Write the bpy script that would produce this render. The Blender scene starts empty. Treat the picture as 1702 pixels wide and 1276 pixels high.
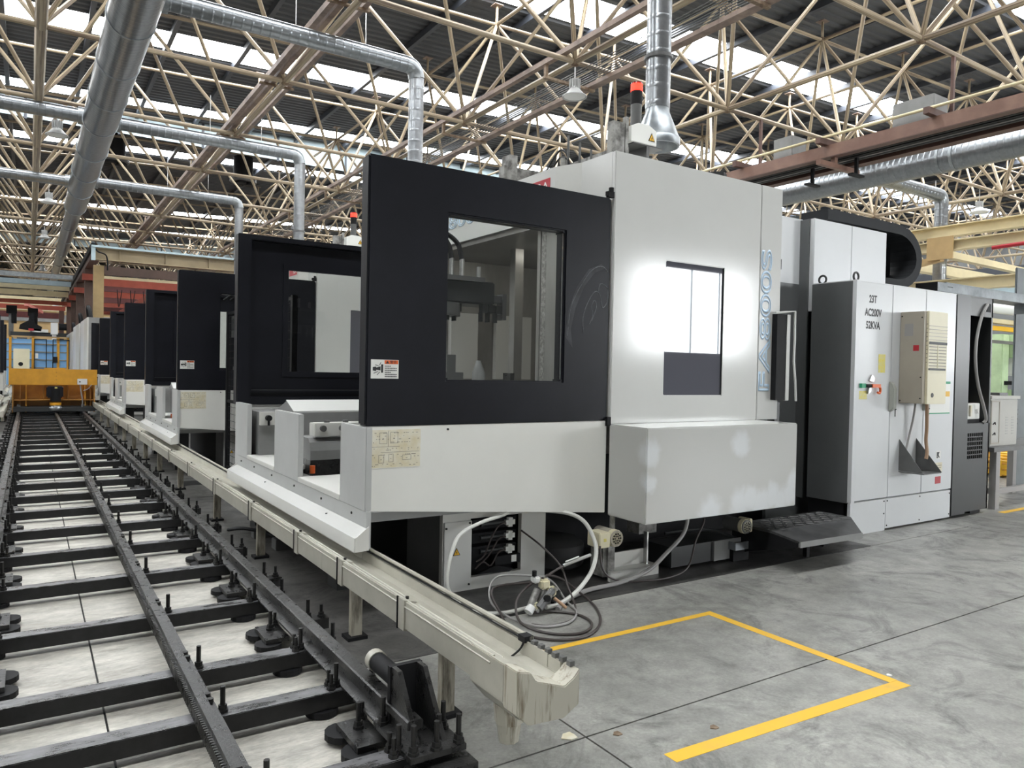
import bpy, bmesh, math, random
from mathutils import Vector, Matrix
random.seed(7)
C = bpy.context.scene
COL = C.collection

# ---------------------------------------------------------------- camera, world, light, exposure
cam_d = bpy.data.cameras.new('camera')
cam = bpy.data.objects.new('camera', cam_d)
COL.objects.link(cam)
yaw, pit, rol, FPX = 0.577516153, -0.0176247235, 0.0202962355, 1232.16
fw = Vector((math.sin(yaw)*math.cos(pit), math.cos(yaw)*math.cos(pit), math.sin(pit)))
r0 = Vector((math.cos(yaw), -math.sin(yaw), 0)); u0 = r0.cross(fw)
r1 = math.cos(rol)*r0 + math.sin(rol)*u0
u1 = -math.sin(rol)*r0 + math.cos(rol)*u0
cam.matrix_world = Matrix(((r1.x, u1.x, -fw.x, 0), (r1.y, u1.y, -fw.y, 0), (r1.z, u1.z, -fw.z, 1.6), (0, 0, 0, 1)))
cam_d.sensor_fit = 'HORIZONTAL'; cam_d.sensor_width = 36.0
cam_d.lens = 36.0*FPX/1702.0
cam_d.clip_end = 400
C.camera = cam

SKY_EMIT = 19.0        # daylight through the roof strips
WIN_EMIT = 27.0        # daylight through the big windows and the added fill opening behind the camera
C.view_settings.view_transform = 'Standard'
C.view_settings.look = 'None'
C.view_settings.gamma = 1.0
C.view_settings.use_curve_mapping = False
C.view_settings.exposure = 0.12
w = bpy.data.worlds.new('world'); C.world = w; w.use_nodes = True
w.node_tree.nodes['Background'].inputs[0].default_value = (0.75, 0.85, 1.0, 1)
w.node_tree.nodes['Background'].inputs[1].default_value = 1.0

# ---------------------------------------------------------------- materials
def mat(name, col, rough=.5, metal=0., var=0., scale=4., col2=None, bump=0., bscale=40., stretch=(1, 1, 1), coat=0., rvar=0., detail=5, lo=.35, hi=.65, spec=.5):
    m = bpy.data.materials.new(name); m.use_nodes = True
    nt = m.node_tree; b = nt.nodes['Principled BSDF']
    b.inputs['Base Color'].default_value = (*col, 1)
    b.inputs['Roughness'].default_value = rough
    b.inputs['Metallic'].default_value = metal
    b.inputs['Specular IOR Level'].default_value = spec
    if coat:
        b.inputs['Coat Weight'].default_value = coat; b.inputs['Coat Roughness'].default_value = .08
    if var or col2 or bump or rvar:
        tc = nt.nodes.new('ShaderNodeTexCoord'); mp = nt.nodes.new('ShaderNodeMapping')
        mp.inputs['Scale'].default_value = stretch
        nt.links.new(tc.outputs['Object'], mp.inputs[0])
        n = nt.nodes.new('ShaderNodeTexNoise'); n.inputs['Scale'].default_value = scale; n.inputs['Detail'].default_value = detail
        n.inputs['Roughness'].default_value = .62
        nt.links.new(mp.outputs[0], n.inputs['Vector'])
        if var or col2:
            cr = nt.nodes.new('ShaderNodeValToRGB')
            cr.color_ramp.elements[0].position = lo; cr.color_ramp.elements[1].position = hi
            c2 = col2 or tuple(min(1, c*(1+var)) for c in col)
            c1 = col if col2 else tuple(c*(1-var) for c in col)
            cr.color_ramp.elements[0].color = (*c1, 1); cr.color_ramp.elements[1].color = (*c2, 1)
            nt.links.new(n.outputs['Fac'], cr.inputs[0]); nt.links.new(cr.outputs[0], b.inputs['Base Color'])
        if rvar:
            mr = nt.nodes.new('ShaderNodeMapRange')
            mr.inputs['To Min'].default_value = max(.02, rough-rvar); mr.inputs['To Max'].default_value = rough+rvar
            mr.inputs['From Min'].default_value = .3; mr.inputs['From Max'].default_value = .7
            nt.links.new(n.outputs['Fac'], mr.inputs[0]); nt.links.new(mr.outputs[0], b.inputs['Roughness'])
        if bump:
            n2 = nt.nodes.new('ShaderNodeTexNoise'); n2.inputs['Scale'].default_value = bscale; n2.inputs['Detail'].default_value = 4
            nt.links.new(mp.outputs[0], n2.inputs['Vector'])
            bp = nt.nodes.new('ShaderNodeBump'); bp.inputs['Strength'].default_value = bump; bp.inputs['Distance'].default_value = .01
            nt.links.new(n2.outputs['Fac'], bp.inputs['Height']); nt.links.new(bp.outputs[0], b.inputs['Normal'])
    return m

def emis(name, col, s):
    m = bpy.data.materials.new(name); m.use_nodes = True
    b = m.node_tree.nodes['Principled BSDF']
    b.inputs['Base Color'].default_value = (*col, 1)
    b.inputs['Emission Color'].default_value = (*col, 1); b.inputs['Emission Strength'].default_value = s
    return m

def glass(name, tint, refl=.08, rough=.03):
    m = bpy.data.materials.new(name); m.use_nodes = True
    nt = m.node_tree; nt.nodes.clear()
    o = nt.nodes.new('ShaderNodeOutputMaterial'); mx = nt.nodes.new('ShaderNodeMixShader')
    t = nt.nodes.new('ShaderNodeBsdfTransparent'); g = nt.nodes.new('ShaderNodeBsdfGlossy')
    t.inputs[0].default_value = (*tint, 1); g.inputs['Roughness'].default_value = rough
    fr = nt.nodes.new('ShaderNodeFresnel'); fr.inputs[0].default_value = 1.45
    nt.links.new(fr.outputs[0], mx.inputs[0]); nt.links.new(t.outputs[0], mx.inputs[1]); nt.links.new(g.outputs[0], mx.inputs[2])
    nt.links.new(mx.outputs[0], o.inputs[0])
    return m

def galv(name, axis, col=(.27, .285, .30), pitch=.11, st=.4):
    """galvanised spiral duct: faint spangle in the colour, spiral seam as relief along the duct axis"""
    m = mat(name, tuple(c*.85 for c in col), .30, .95, col2=col, scale=14)
    nt = m.node_tree; b = nt.nodes['Principled BSDF']
    tc = nt.nodes.new('ShaderNodeTexCoord'); wv = nt.nodes.new('ShaderNodeTexWave')
    wv.bands_direction = axis; wv.wave_profile = 'SIN'; wv.inputs['Scale'].default_value = .314/pitch
    wv.inputs['Distortion'].default_value = 0
    nt.links.new(tc.outputs['Object'], wv.inputs[0])
    cr = nt.nodes.new('ShaderNodeValToRGB'); cr.color_ramp.elements[0].position = .84; cr.color_ramp.elements[1].position = .99
    nt.links.new(wv.outputs['Fac'], cr.inputs[0])
    bp = nt.nodes.new('ShaderNodeBump'); bp.inputs['Strength'].default_value = st; bp.inputs['Distance'].default_value = .008
    nt.links.new(cr.outputs[0], bp.inputs['Height']); nt.links.new(bp.outputs[0], b.inputs['Normal'])
    return m

def spotted(name, col, light, spots, rough, spec):
    """paint with soft pale rubbed patches; spots = (x, y, z, radius) in the object's own space"""
    m = mat(name, col, rough, spec=spec)
    nt = m.node_tree; b = nt.nodes['Principled BSDF']
    tc = nt.nodes.new('ShaderNodeTexCoord'); n = nt.nodes.new('ShaderNodeTexNoise'); n.inputs['Scale'].default_value = 9; n.inputs['Detail'].default_value = 4
    nt.links.new(tc.outputs['Object'], n.inputs['Vector'])
    ds = nt.nodes.new('ShaderNodeVectorMath'); ds.operation = 'MULTIPLY_ADD'; ds.inputs[1].default_value = (.12, .12, .12)
    nt.links.new(n.outputs['Color'], ds.inputs[0]); nt.links.new(tc.outputs['Object'], ds.inputs[2])
    last = None
    for (x, y, z, r) in spots:
        d = nt.nodes.new('ShaderNodeVectorMath'); d.operation = 'DISTANCE'; d.inputs[1].default_value = (x+.06, y+.06, z+.06)
        nt.links.new(ds.outputs[0], d.inputs[0])
        mr = nt.nodes.new('ShaderNodeMapRange'); mr.interpolation_type = 'SMOOTHSTEP'
        mr.inputs['From Min'].default_value = r; mr.inputs['From Max'].default_value = r*.35; mr.inputs['To Min'].default_value = 0; mr.inputs['To Max'].default_value = .75
        nt.links.new(d.outputs['Value'], mr.inputs[0])
        if last is None: last = mr.outputs[0]
        else:
            a = nt.nodes.new('ShaderNodeMath'); a.operation = 'MAXIMUM'; nt.links.new(last, a.inputs[0]); nt.links.new(mr.outputs[0], a.inputs[1]); last = a.outputs[0]
    x = nt.nodes.new('ShaderNodeMixRGB'); x.inputs[1].default_value = (*col, 1); x.inputs[2].default_value = (*light, 1)
    nt.links.new(last, x.inputs[0]); nt.links.new(x.outputs[0], b.inputs['Base Color'])
    return m

def concrete(name, base, light, dark, bigscale, rough, seed, gloss=.12, stretch=(1, 1, 1)):
    m = bpy.data.materials.new(name); m.use_nodes = True
    nt = m.node_tree; b = nt.nodes['Principled BSDF']
    tc = nt.nodes.new('ShaderNodeTexCoord'); mp = nt.nodes.new('ShaderNodeMapping')
    mp.inputs['Location'].default_value = (seed, seed*2.3, 0); mp.inputs['Scale'].default_value = stretch
    geo = nt.nodes.new('ShaderNodeNewGeometry')
    nt.links.new(geo.outputs['Position'], mp.inputs[0])
    def noise(sc, det, rg, dist=0):
        n = nt.nodes.new('ShaderNodeTexNoise'); n.inputs['Scale'].default_value = sc; n.inputs['Detail'].default_value = det
        n.inputs['Roughness'].default_value = rg; n.inputs['Distortion'].default_value = dist
        nt.links.new(mp.outputs[0], n.inputs['Vector']); return n
    def ramp(n, a, c, p0, p1):
        r = nt.nodes.new('ShaderNodeValToRGB'); r.color_ramp.elements[0].position = p0; r.color_ramp.elements[1].position = p1
        r.color_ramp.elements[0].color = (*a, 1); r.color_ramp.elements[1].color = (*c, 1); nt.links.new(n.outputs['Fac'], r.inputs[0]); return r
    def mix(fac, a, c, mode='MIX'):
        x = nt.nodes.new('ShaderNodeMixRGB'); x.blend_type = mode
        if isinstance(fac, float): x.inputs[0].default_value = fac
        else: nt.links.new(fac, x.inputs[0])
        nt.links.new(a, x.inputs[1])
        if isinstance(c, tuple): x.inputs[2].default_value = (*c, 1)
        else: nt.links.new(c, x.inputs[2])
        return x
    n1 = noise(bigscale*.6, 9, .70, .8); n2 = noise(bigscale*7, 6, .7); n3 = noise(bigscale*2.1, 9, .75, 1.5); n4 = noise(60, 3, .6)
    c1 = ramp(n1, base, light, .36, .66)
    c3 = ramp(n3, (0, 0, 0), (1, 1, 1), .50, .70)
    x1 = mix(c3.outputs[0], c1.outputs[0], dark)
    c2 = ramp(n2, (.55, .55, .55), (1.15, 1.15, 1.15), .30, .66)
    x2 = mix(.8, x1.outputs[0], c2.outputs[0], 'MULTIPLY')
    c4 = ramp(n4, (.78, .78, .78), (1.1, 1.1, 1.1), .3, .7)
    x3 = mix(.75, x2.outputs[0], c4.outputs[0], 'MULTIPLY')
    nt.links.new(x3.outputs[0], b.inputs['Base Color'])
    mr = nt.nodes.new('ShaderNodeMapRange'); mr.inputs['From Min'].default_value = .3; mr.inputs['From Max'].default_value = .7
    mr.inputs['To Min'].default_value = rough-gloss; mr.inputs['To Max'].default_value = rough+gloss
    nt.links.new(n3.outputs['Fac'], mr.inputs[0]); nt.links.new(mr.outputs[0], b.inputs['Roughness'])
    bp = nt.nodes.new('ShaderNodeBump'); bp.inputs['Strength'].default_value = .12; bp.inputs['Distance'].default_value = .004
    nt.links.new(n4.outputs['Fac'], bp.inputs['Height']); nt.links.new(bp.outputs[0], b.inputs['Normal'])
    return m

M = dict(
    colgrey=mat('column_grey', (.12, .135, .142), .5, var=.15, scale=3), palegrey=mat('pale_grey_beige', (.42, .41, .37), .45, var=.04, scale=3), handle=mat('greenish_handle', (.34, .35, .31), .4),
    tread=mat('dirty_tread_steel', (.022, .022, .022), .42, col2=(.06, .06, .06), scale=9),
    smear=mat('dried_smear', (.10, .105, .11), .6, var=.5, scale=30), smearf=mat('faint_smear', (.02, .021, .025), .6, var=.5, scale=12),
    panelw=mat('lower_panel_white', (.72, .715, .67), .3, var=.02, scale=2.2), panelg=mat('skirt_grey_paint', (.43, .435, .425), .34, var=.05, scale=2.2),
    cabside=mat('charcoal_grey_paint', (.115, .12, .12), .34, var=.05, scale=2), chain=mat('black_chain_plastic', (.018, .019, .021), .6, var=.1, scale=6, spec=.15),
    browncol=mat('dark_brown_column', (.085, .048, .035), .55, var=.2, scale=1.5), headcream=mat('old_cream_beam', (.30, .235, .14), .5, var=.12, scale=1.2), oldtan=mat('old_tan_column', (.27, .185, .08), .5, var=.15, scale=1.2),
    floorshade=concrete('shaded_machine_floor', (.032, .031, .029), (.075, .072, .068), (.018, .018, .017), .9, .45, 5.0),  # machine shadow put into the floor colour
    white=mat('white_paint', (.60, .60, .575), .135, var=.02, scale=1.6, spec=.5),
    panel=mat('grey_white_paint', (.585, .58, .545), .32, var=.03, scale=2.2),
    cool=mat('cool_white_paint', (.64, .65, .655), .30, var=.02, scale=1.3, spec=.3),
    black=mat('black_paint', (.0085, .009, .0125), .38, var=.15, scale=2.5, spec=.2),
    blackm=mat('matt_black', (.008, .008, .009), .65, var=.2, scale=8, spec=.25),
    dark=mat('dark_grey_paint', (.024, .0255, .026), .36, var=.08, scale=2),
    dgrey=mat('mid_grey_paint', (.10, .10, .098), .42, var=.12, scale=3),
    grey=mat('grey_paint', (.22, .22, .215), .42, var=.1, scale=3),
    steel=mat('oily_dark_steel', (.007, .007, .007), .32, .0, col2=(.030, .029, .028), scale=14, bump=.2, bscale=90, rvar=.12, spec=.6),
    steelt=mat('worn_sheen_tie_steel', (.014, .014, .014), .30, .0, col2=(.16, .157, .165), scale=9, bump=.12, bscale=70, rvar=.10, lo=.36, hi=.66, spec=.7, stretch=(.6, 2, 1)),
    oilblack=mat('oil_blackened_steel', (.006, .006, .0065), .35, var=.5, scale=12, spec=.35),
    bolt=mat('bolt_steel', (.018, .0175, .017), .42, .4, var=.3, scale=30),
    bright=mat('bright_steel', (.52, .52, .51), .28, .9, var=.15, scale=12),
    alu=mat('gutter_cream', (.34, .325, .272), .28, col2=(.42, .405, .345), scale=4),
    aludirt=mat('dirty_gutter_cream', (.16, .125, .08), .5, col2=(.43, .41, .34), scale=12, stretch=(3, 3, .3), lo=.30, hi=.47),
    post=mat('dirty_post', (.10, .085, .06), .6, col2=(.40, .37, .30), scale=9, stretch=(3, 3, .5), lo=.35, hi=.6),
    truss=mat('cream_truss_paint', (.12, .080, .055), .5, col2=(.40, .325, .215), scale=1.7, lo=.36, hi=.60, detail=8),
    trussb=mat('brown_truss_paint', (.11, .07, .055), .5, col2=(.25, .18, .14), scale=2, lo=.34, hi=.6),
    node=mat('rusty_node', (.10, .055, .03), .6, col2=(.27, .20, .13), scale=9),
    roof=mat('dark_roof_sheet', (.062, .066, .074), .5, var=.14, scale=.5),
    purlin=mat('dark_purlin', (.05, .056, .07), .5, var=.1, scale=1),
    galvY=galv('galvanised_duct_lengthwise', 'Y', pitch=.14), galvX=galv('galvanised_duct_branch', 'X', pitch=.16), galvZ=galv('galvanised_duct_drop', 'Z', (.36, .375, .39), pitch=.2, st=.25),
    galvp=mat('galvanised_plate', (.24, .26, .275), .36, .8, col2=(.36, .38, .39), scale=7, rvar=.06),
    galvp2=mat('galvanised_tray', (.15, .165, .175), .5, .2, col2=(.27, .29, .305), scale=4),
    glassd=glass('door_glass', (.92, .93, .92)),
    winglass=mat('dark_window', (.095, .095, .115), .02),
    curtain=mat('pale_blue_curtain', (.40, .50, .54), .55, var=.08, scale=2),
    yellow=mat('yellow_paint', (.62, .30, .022), .4, var=.12, scale=3),
    rust=mat('rusty_yellow', (.30, .13, .025), .5, col2=(.44, .21, .03), scale=3),
    line=mat('floor_line_yellow', (.74, .43, .03), .5, col2=(.55, .36, .08), scale=5, lo=.55, hi=.85),
    beige=mat('beige_plastic', (.66, .61, .43), .42, var=.03, scale=3),
    beiged=mat('beige_metal', (.36, .325, .265), .42, var=.05, scale=2),
    hose=mat('white_hose', (.58, .58, .54), .4), hoseg=mat('grey_hose', (.30, .29, .28), .4), hoseb=mat('dark_hose', (.055, .045, .042), .4),
    redl=emis('lit_red_lens', (1.0, .03, .015), 3.2), redd=mat('dark_red_lens', (.16, .006, .006), .15),
    redc=mat('red_paint', (.42, .018, .03), .4), orange=mat('orange_paint', (.75, .13, .02), .45), redb=mat('red_beam_paint', (.36, .075, .045), .5, var=.12, scale=2),
    maroon=mat('dark_red_beam', (.11, .03, .028), .55, var=.15, scale=2),
    brown=mat('brown_beam_paint', (.17, .088, .063), .5, col2=(.25, .145, .105), scale=1.4), brownd=mat('dark_brown_beam', (.10, .05, .038), .55, var=.15, scale=2),
    cream=mat('cream_beam_paint', (.62, .53, .33), .5, var=.08, scale=1.5), tan=mat('tan_column_paint', (.46, .31, .14), .5, var=.12, scale=1.4),
    plate=mat('stained_label', (.62, .55, .36), .5, col2=(.70, .67, .56), scale=12), ink=mat('black_ink', (.012, .012, .012), .5), inkf=mat('faint_ink', (.24, .22, .18), .6),
    label=mat('white_label', (.74, .74, .70), .45), sign=mat('warning_yellow', (.75, .42, .02), .5), signy=mat('yellow_sticker', (.70, .58, .05), .45, col2=(.62, .58, .25), scale=40),
    blue=mat('pale_blue_letters', (.52, .66, .80), .4), bluef=mat('blue_fence_panel', (.20, .42, .72), .5), green=mat('green_label', (.02, .30, .14), .5),
    mint=mat('machine_green', (.42, .55, .33), .5, var=.1, scale=2), dirt=mat('greasy_plate', (.09, .085, .078), .5, col2=(.30, .295, .275), scale=10, lo=.38, hi=.6),
    chamber=mat('oily_chamber_steel', (.20, .19, .175), .38, .2, col2=(.34, .33, .31), scale=1.5, stretch=(1, 1, .35), rvar=.1),
    streak=mat('dried_coolant', (.20, .19, .175), .6, col2=(.42, .41, .38), scale=38, lo=.42, hi=.66),
    brownoil=mat('brown_oil', (.12, .07, .02), .15), copper=mat('copper_tape', (.40, .25, .15), .5), lampw=mat('lamp_white', (.72, .72, .70), .4), lampg=mat('lamp_shade_grey', (.40, .40, .39), .45),
    work=emis('chamber_fill', (1, .97, .9), 14.0),  # glow of the added chamber strip
    sky=emis('daylight_strip', (.95, .98, 1.0), SKY_EMIT), win=emis('daylight_and_fill_window', (.95, .98, 1.0), WIN_EMIT),
    wall=mat('hall_wall', (.16, .165, .165), .7, var=.06, scale=.6), floor0=mat('joint_dark', (.03, .03, .03), .8),
    floor=concrete('worn_grey_concrete', (.205, .202, .188), (.37, .365, .335), (.115, .115, .108), .9, .40, 3.0),
    floort=concrete('pale_track_concrete', (.40, .38, .335), (.56, .54, .48), (.29, .27, .235), 1.2, .5, 11.0, stretch=(.5, 1.3, 1)),
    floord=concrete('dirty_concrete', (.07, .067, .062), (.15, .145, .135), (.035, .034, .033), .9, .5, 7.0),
)

# ---------------------------------------------------------------- mesh helpers
class MB:
    def __init__(s): s.v = []; s.f = []
    def add(s, vs, fs):
        n = len(s.v); s.v += [tuple(v) for v in vs]; s.f += [tuple(i+n for i in f) for f in fs]; return s
    def box(s, x0, x1, y0, y1, z0, z1):
        return s.add([(x0, y0, z0), (x1, y0, z0), (x1, y1, z0), (x0, y1, z0), (x0, y0, z1), (x1, y0, z1), (x1, y1, z1), (x0, y1, z1)],
                     [(3, 2, 1, 0), (4, 5, 6, 7), (0, 1, 5, 4), (1, 2, 6, 5), (2, 3, 7, 6), (3, 0, 4, 7)])
    def prism(s, poly, axis, lo, hi):
        """poly of 2D points in the two other axes (xy for z, xz for y, yz for x)"""
        n = len(poly)
        P = {'z': lambda a, b, t: (a, b, t), 'y': lambda a, b, t: (a, t, b), 'x': lambda a, b, t: (t, a, b)}[axis]
        vs = [P(a, b, lo) for a, b in poly] + [P(a, b, hi) for a, b in poly]
        return s.add(vs, [tuple(range(n))[::-1], tuple(range(n, 2*n))] + [(i, (i+1) % n, n+(i+1) % n, n+i) for i in range(n)])
    def ring(s, axis, a0, a1, b0, b1, h, lo, hi):
        """rectangular plate with one rectangular hole h=(a0,a1,b0,b1), connected"""
        P = {'z': lambda a, b, t: (a, b, t), 'y': lambda a, b, t: (a, t, b), 'x': lambda a, b, t: (t, a, b)}[axis]
        o = [(a0, b0), (a1, b0), (a1, b1), (a0, b1)]; i_ = [(h[0], h[2]), (h[1], h[2]), (h[1], h[3]), (h[0], h[3])]
        vs = [P(*p, lo) for p in o] + [P(*p, lo) for p in i_] + [P(*p, hi) for p in o] + [P(*p, hi) for p in i_]
        fs = []
        for k in range(4):
            j = (k+1) % 4
            fs += [(k, j, 4+j, 4+k), (8+k, 12+k, 12+j, 8+j), (k, 8+k, 8+j, j), (4+k, 4+j, 12+j, 12+k)]
        return s.add(vs, fs)
    def cone(s, p0, p1, ra, rb, n=16, cap=True):
        p0 = Vector(p0); p1 = Vector(p1); d = (p1-p0).normalized()
        a = d.orthogonal().normalized(); b = d.cross(a)
        vs = []
        for p, r in ((p0, ra), (p1, rb)):
            for k in range(n):
                t = 2*math.pi*k/n; vs.append(p + (a*math.cos(t)+b*math.sin(t))*r)
        fs = [(k, (k+1) % n, n+(k+1) % n, n+k) for k in range(n)]
        if cap: fs += [tuple(range(n))[::-1], tuple(range(n, 2*n))]
        return s.add(vs, fs)
    def cyl(s, p0, p1, r, n=12): return s.cone(p0, p1, r, r, n)
    def lathe(s, prof, c, n=20):
        """profile [(r,z)] about the vertical through c"""
        vs = []; fs = []
        for r, z in prof:
            for k in range(n):
                t = 2*math.pi*k/n; vs.append((c[0]+r*math.cos(t), c[1]+r*math.sin(t), c[2]+z))
        for i in range(len(prof)-1):
            for k in range(n): fs.append((i*n+k, i*n+(k+1) % n, (i+1)*n+(k+1) % n, (i+1)*n+k))
        return s.add(vs, fs)
    def tube(s, pts, r, n=8, steps=5, smooth=True):
        P = [Vector(p) for p in pts]
        if smooth and len(P) > 2:
            Q = []
            for i in range(len(P)-1):
                a = P[max(i-1, 0)]; b = P[i]; c = P[i+1]; d = P[min(i+2, len(P)-1)]
                for k in range(steps):
                    t = k/steps
                    Q.append(.5*((2*b)+(c-a)*t+(2*a-5*b+4*c-d)*t*t+(3*b-a-3*c+d)*t**3))
            Q.append(P[-1]); P = Q
        vs = []; fs = []; a = None
        for i, p in enumerate(P):
            d = (P[min(i+1, len(P)-1)]-P[max(i-1, 0)]).normalized()
            a = d.orthogonal().normalized() if a is None else (a-d*a.dot(d)).normalized()
            b = d.cross(a)
            for k in range(n):
                t = 2*math.pi*k/n; vs.append(p+(a*math.cos(t)+b*math.sin(t))*r)
        for i in range(len(P)-1):
            for k in range(n): fs.append((i*n+k, i*n+(k+1) % n, (i+1)*n+(k+1) % n, (i+1)*n+k))
        m = len(P)
        fs += [tuple(range(n))[::-1], tuple(range((m-1)*n, m*n))]
        return s.add(vs, fs)
    def mesh(s, name, m, org=(0, 0, 0), bev=0., smooth=False):
        me = bpy.data.meshes.new(name)
        o = Vector(org)
        me.from_pydata([tuple(Vector(v)-o) for v in s.v], [], s.f)
        bm = bmesh.new(); bm.from_mesh(me)
        bmesh.ops.recalc_face_normals(bm, faces=bm.faces)
        if bev:
            es = [e for e in bm.edges if len(e.link_faces) == 2 and e.calc_face_angle(0) > .5]
            bmesh.ops.bevel(bm, geom=es, offset=bev, segments=2, affect='EDGES', clamp_overlap=True)
        bm.to_mesh(me); bm.free()
        if smooth:
            for p in me.polygons: p.use_smooth = True
            me.set_sharp_from_angle(angle=math.radians(smooth if smooth is not True else 40))
        if m is not None: me.materials.append(m)
        return me

WL = {}
def link(o, par=None, loc=(0, 0, 0)):
    COL.objects.link(o)
    if par is not None: o.parent = par
    return o
def tag(o, label=None, cat=None, group=None, kind=None):
    if label: o['label'] = label
    if cat: o['category'] = cat
    if group: o['group'] = group
    if kind: o['kind'] = kind
    return o
def thing(name, label, cat, loc, group=None, rz=0., kind=None):
    o = bpy.data.objects.new(name, None); o.empty_display_size = .1
    link(o); o.location = loc; o.rotation_euler = (0, 0, rz); WL[o.name] = Vector(loc)
    return tag(o, label, cat, group, kind)
def part(name, mb, m, par, label=None, bev=0., smooth=False, kind=None):
    """a part (or sub-part) whose mesh is given in world coordinates"""
    org = WL[par.name]
    o = bpy.data.objects.new(name, mb.mesh(name, M[m], org, bev, smooth)); link(o, par); WL[o.name] = org
    return tag(o, label, kind=kind)
def solo(name, mb, m, label, cat, group=None, bev=0., smooth=False, kind=None):
    xs = [v[0] for v in mb.v]; ys = [v[1] for v in mb.v]; zs = [v[2] for v in mb.v]
    org = ((min(xs)+max(xs))/2, (min(ys)+max(ys))/2, min(zs))
    o = bpy.data.objects.new(name, mb.mesh(name, M[m], org, bev, smooth)); link(o); o.location = org; WL[o.name] = Vector(org)
    return tag(o, label, cat, group, kind)
def struct(name, mb, m, label=None): return solo(name, mb, m, label, None, kind='structure')
def inst(name, me, par, loc, rot=(0, 0, 0)):
    """a part sharing mesh data; loc in world coordinates"""
    o = bpy.data.objects.new(name, me); link(o, par); o.location = Vector(loc)-WL[par.name]; o.rotation_euler = rot; WL[o.name] = Vector(loc)
    return o
def kids(o): return [c for c in bpy.data.objects if c.parent == o]
def copy_tree(o, loc, rz=0., label=None):
    ch = {}
    for c in bpy.data.objects:
        if c.parent: ch.setdefault(c.parent.name, []).append(c)
    def rec(a, p):
        b = a.copy(); COL.objects.link(b)
        if p is not None: b.parent = p
        for k in ch.get(a.name, []): rec(k, b)
        return b
    r = rec(o, None); r.location = loc; r.rotation_euler = (0, 0, rz)
    if label: r['label'] = label
    WL[r.name] = Vector(loc)
    return r

FONT_TMP = []
def text(name, s, m, par, pos, size, facing='-y', rot=0., outline=0., sx=1., ext=.0006, label=None, align='CENTER', bold=0.):
    """lettering as a mesh part, centred on pos (world); facing -y or -x; rot turns it in its plane"""
    cu = bpy.data.curves.new(name, 'FONT'); cu.body = s; cu.size = size; cu.align_x = align; cu.align_y = 'CENTER'
    cu.extrude = ext; cu.offset = bold
    if outline: cu.fill_mode = 'NONE'; cu.bevel_depth = outline; cu.bevel_resolution = 0; cu.extrude = 0
    tmp = bpy.data.objects.new(name+'_tmp', cu); COL.objects.link(tmp)
    bpy.context.view_layer.update()
    dg = bpy.context.evaluated_depsgraph_get()
    me = bpy.data.meshes.new_from_object(tmp.evaluated_get(dg)); me.name = name
    bpy.data.objects.remove(tmp); bpy.data.curves.remove(cu)
    R = Matrix.Rotation(math.pi/2, 4, 'X')
    if facing == '-x': R = Matrix.Rotation(-math.pi/2, 4, 'Z') @ R
    me.transform(R @ Matrix.Rotation(rot, 4, 'Z') @ Matrix.Diagonal((sx, 1, 1, 1)))
    me.materials.clear(); me.materials.append(M[m])
    for p in me.polygons: p.material_index = 0
    me.transform(Matrix.Translation(Vector(pos)-WL[par.name]))
    o = bpy.data.objects.new(name, me); link(o, par); WL[o.name] = WL[par.name]
    return tag(o, label)

# ---------------------------------------------------------------- the hall: floor, roof, walls
XL, XR, YB, YF = -22., 68., -8., 95.
roofz = lambda x: 12.152+.03*x
topz = lambda x: 11.362+.03*x
fl = thing('floor', None, None, (0, 0, 0), kind='structure')
part('base', MB().box(XL, XR, YB, YF, -.2, -.012), 'floor0', fl)
def slab(x0, x1, y0, y1, m): part('slab', MB().box(x0+.005, x1-.005, y0+.005, y1-.005, -.012, 0), m, fl)
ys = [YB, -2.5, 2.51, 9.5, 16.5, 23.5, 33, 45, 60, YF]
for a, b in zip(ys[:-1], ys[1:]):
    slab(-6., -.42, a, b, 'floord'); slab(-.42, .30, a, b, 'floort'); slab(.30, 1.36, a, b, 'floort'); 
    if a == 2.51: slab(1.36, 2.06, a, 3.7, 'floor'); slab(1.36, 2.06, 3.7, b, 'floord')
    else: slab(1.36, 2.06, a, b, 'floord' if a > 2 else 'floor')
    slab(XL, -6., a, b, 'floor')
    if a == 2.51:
        slab(2.06, 8.6, a, 4.02, 'floor'); slab(2.06, 6.75, 4.02, b, 'floorshade'); slab(6.75, 8.6, 4.02, b, 'floor')  # slab under the body is darkened to stand in for its shadow
    else: slab(2.06, 8.6, a, b, 'floor' if a < 2 else 'floorshade')
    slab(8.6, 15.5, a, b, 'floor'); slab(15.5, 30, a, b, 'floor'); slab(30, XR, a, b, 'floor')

ce = thing('ceiling', None, None, (0, 0, 0), kind='structure')
skys = [(1.2, 2.8), (9.4, 11.0), (17.2, 18.8), (26.1, 27.7), (33.4, 34.5), (41.0, 42.2), (57.3, 58.7), (66.8, 68.2), (76., 77.4)]
edges = [YB] + [e for s in skys for e in s] + [YF]
for i in range(0, len(edges), 2):
    a, b = edges[i], edges[i+1]
    prof = []; y = a; k = 0
    while y < b-1e-6:
        h = -.055 if k % 2 else 0
        y2 = min(b, y+.16); prof += [(y, h), (min(b, y+.11), h)]; y = y2; k += 1
    prof.append((b, 0))
    vs = []; fs = []
    for (yy, h) in prof: vs += [(XL, yy, roofz(XL)+h), (XR, yy, roofz(XR)+h)]
    for j in range(len(prof)-1): fs.append((2*j, 2*j+1, 2*j+3, 2*j+2))
    part('roof_sheet', MB().add(vs, fs), 'roof', ce)
x = XL+1
while x < XR:
    z = roofz(x)-.05
    part('purlin', MB().box(x-.07, x+.07, YB, YF, z-.22, z-.005), 'purlin', ce); x += 2.25
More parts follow.
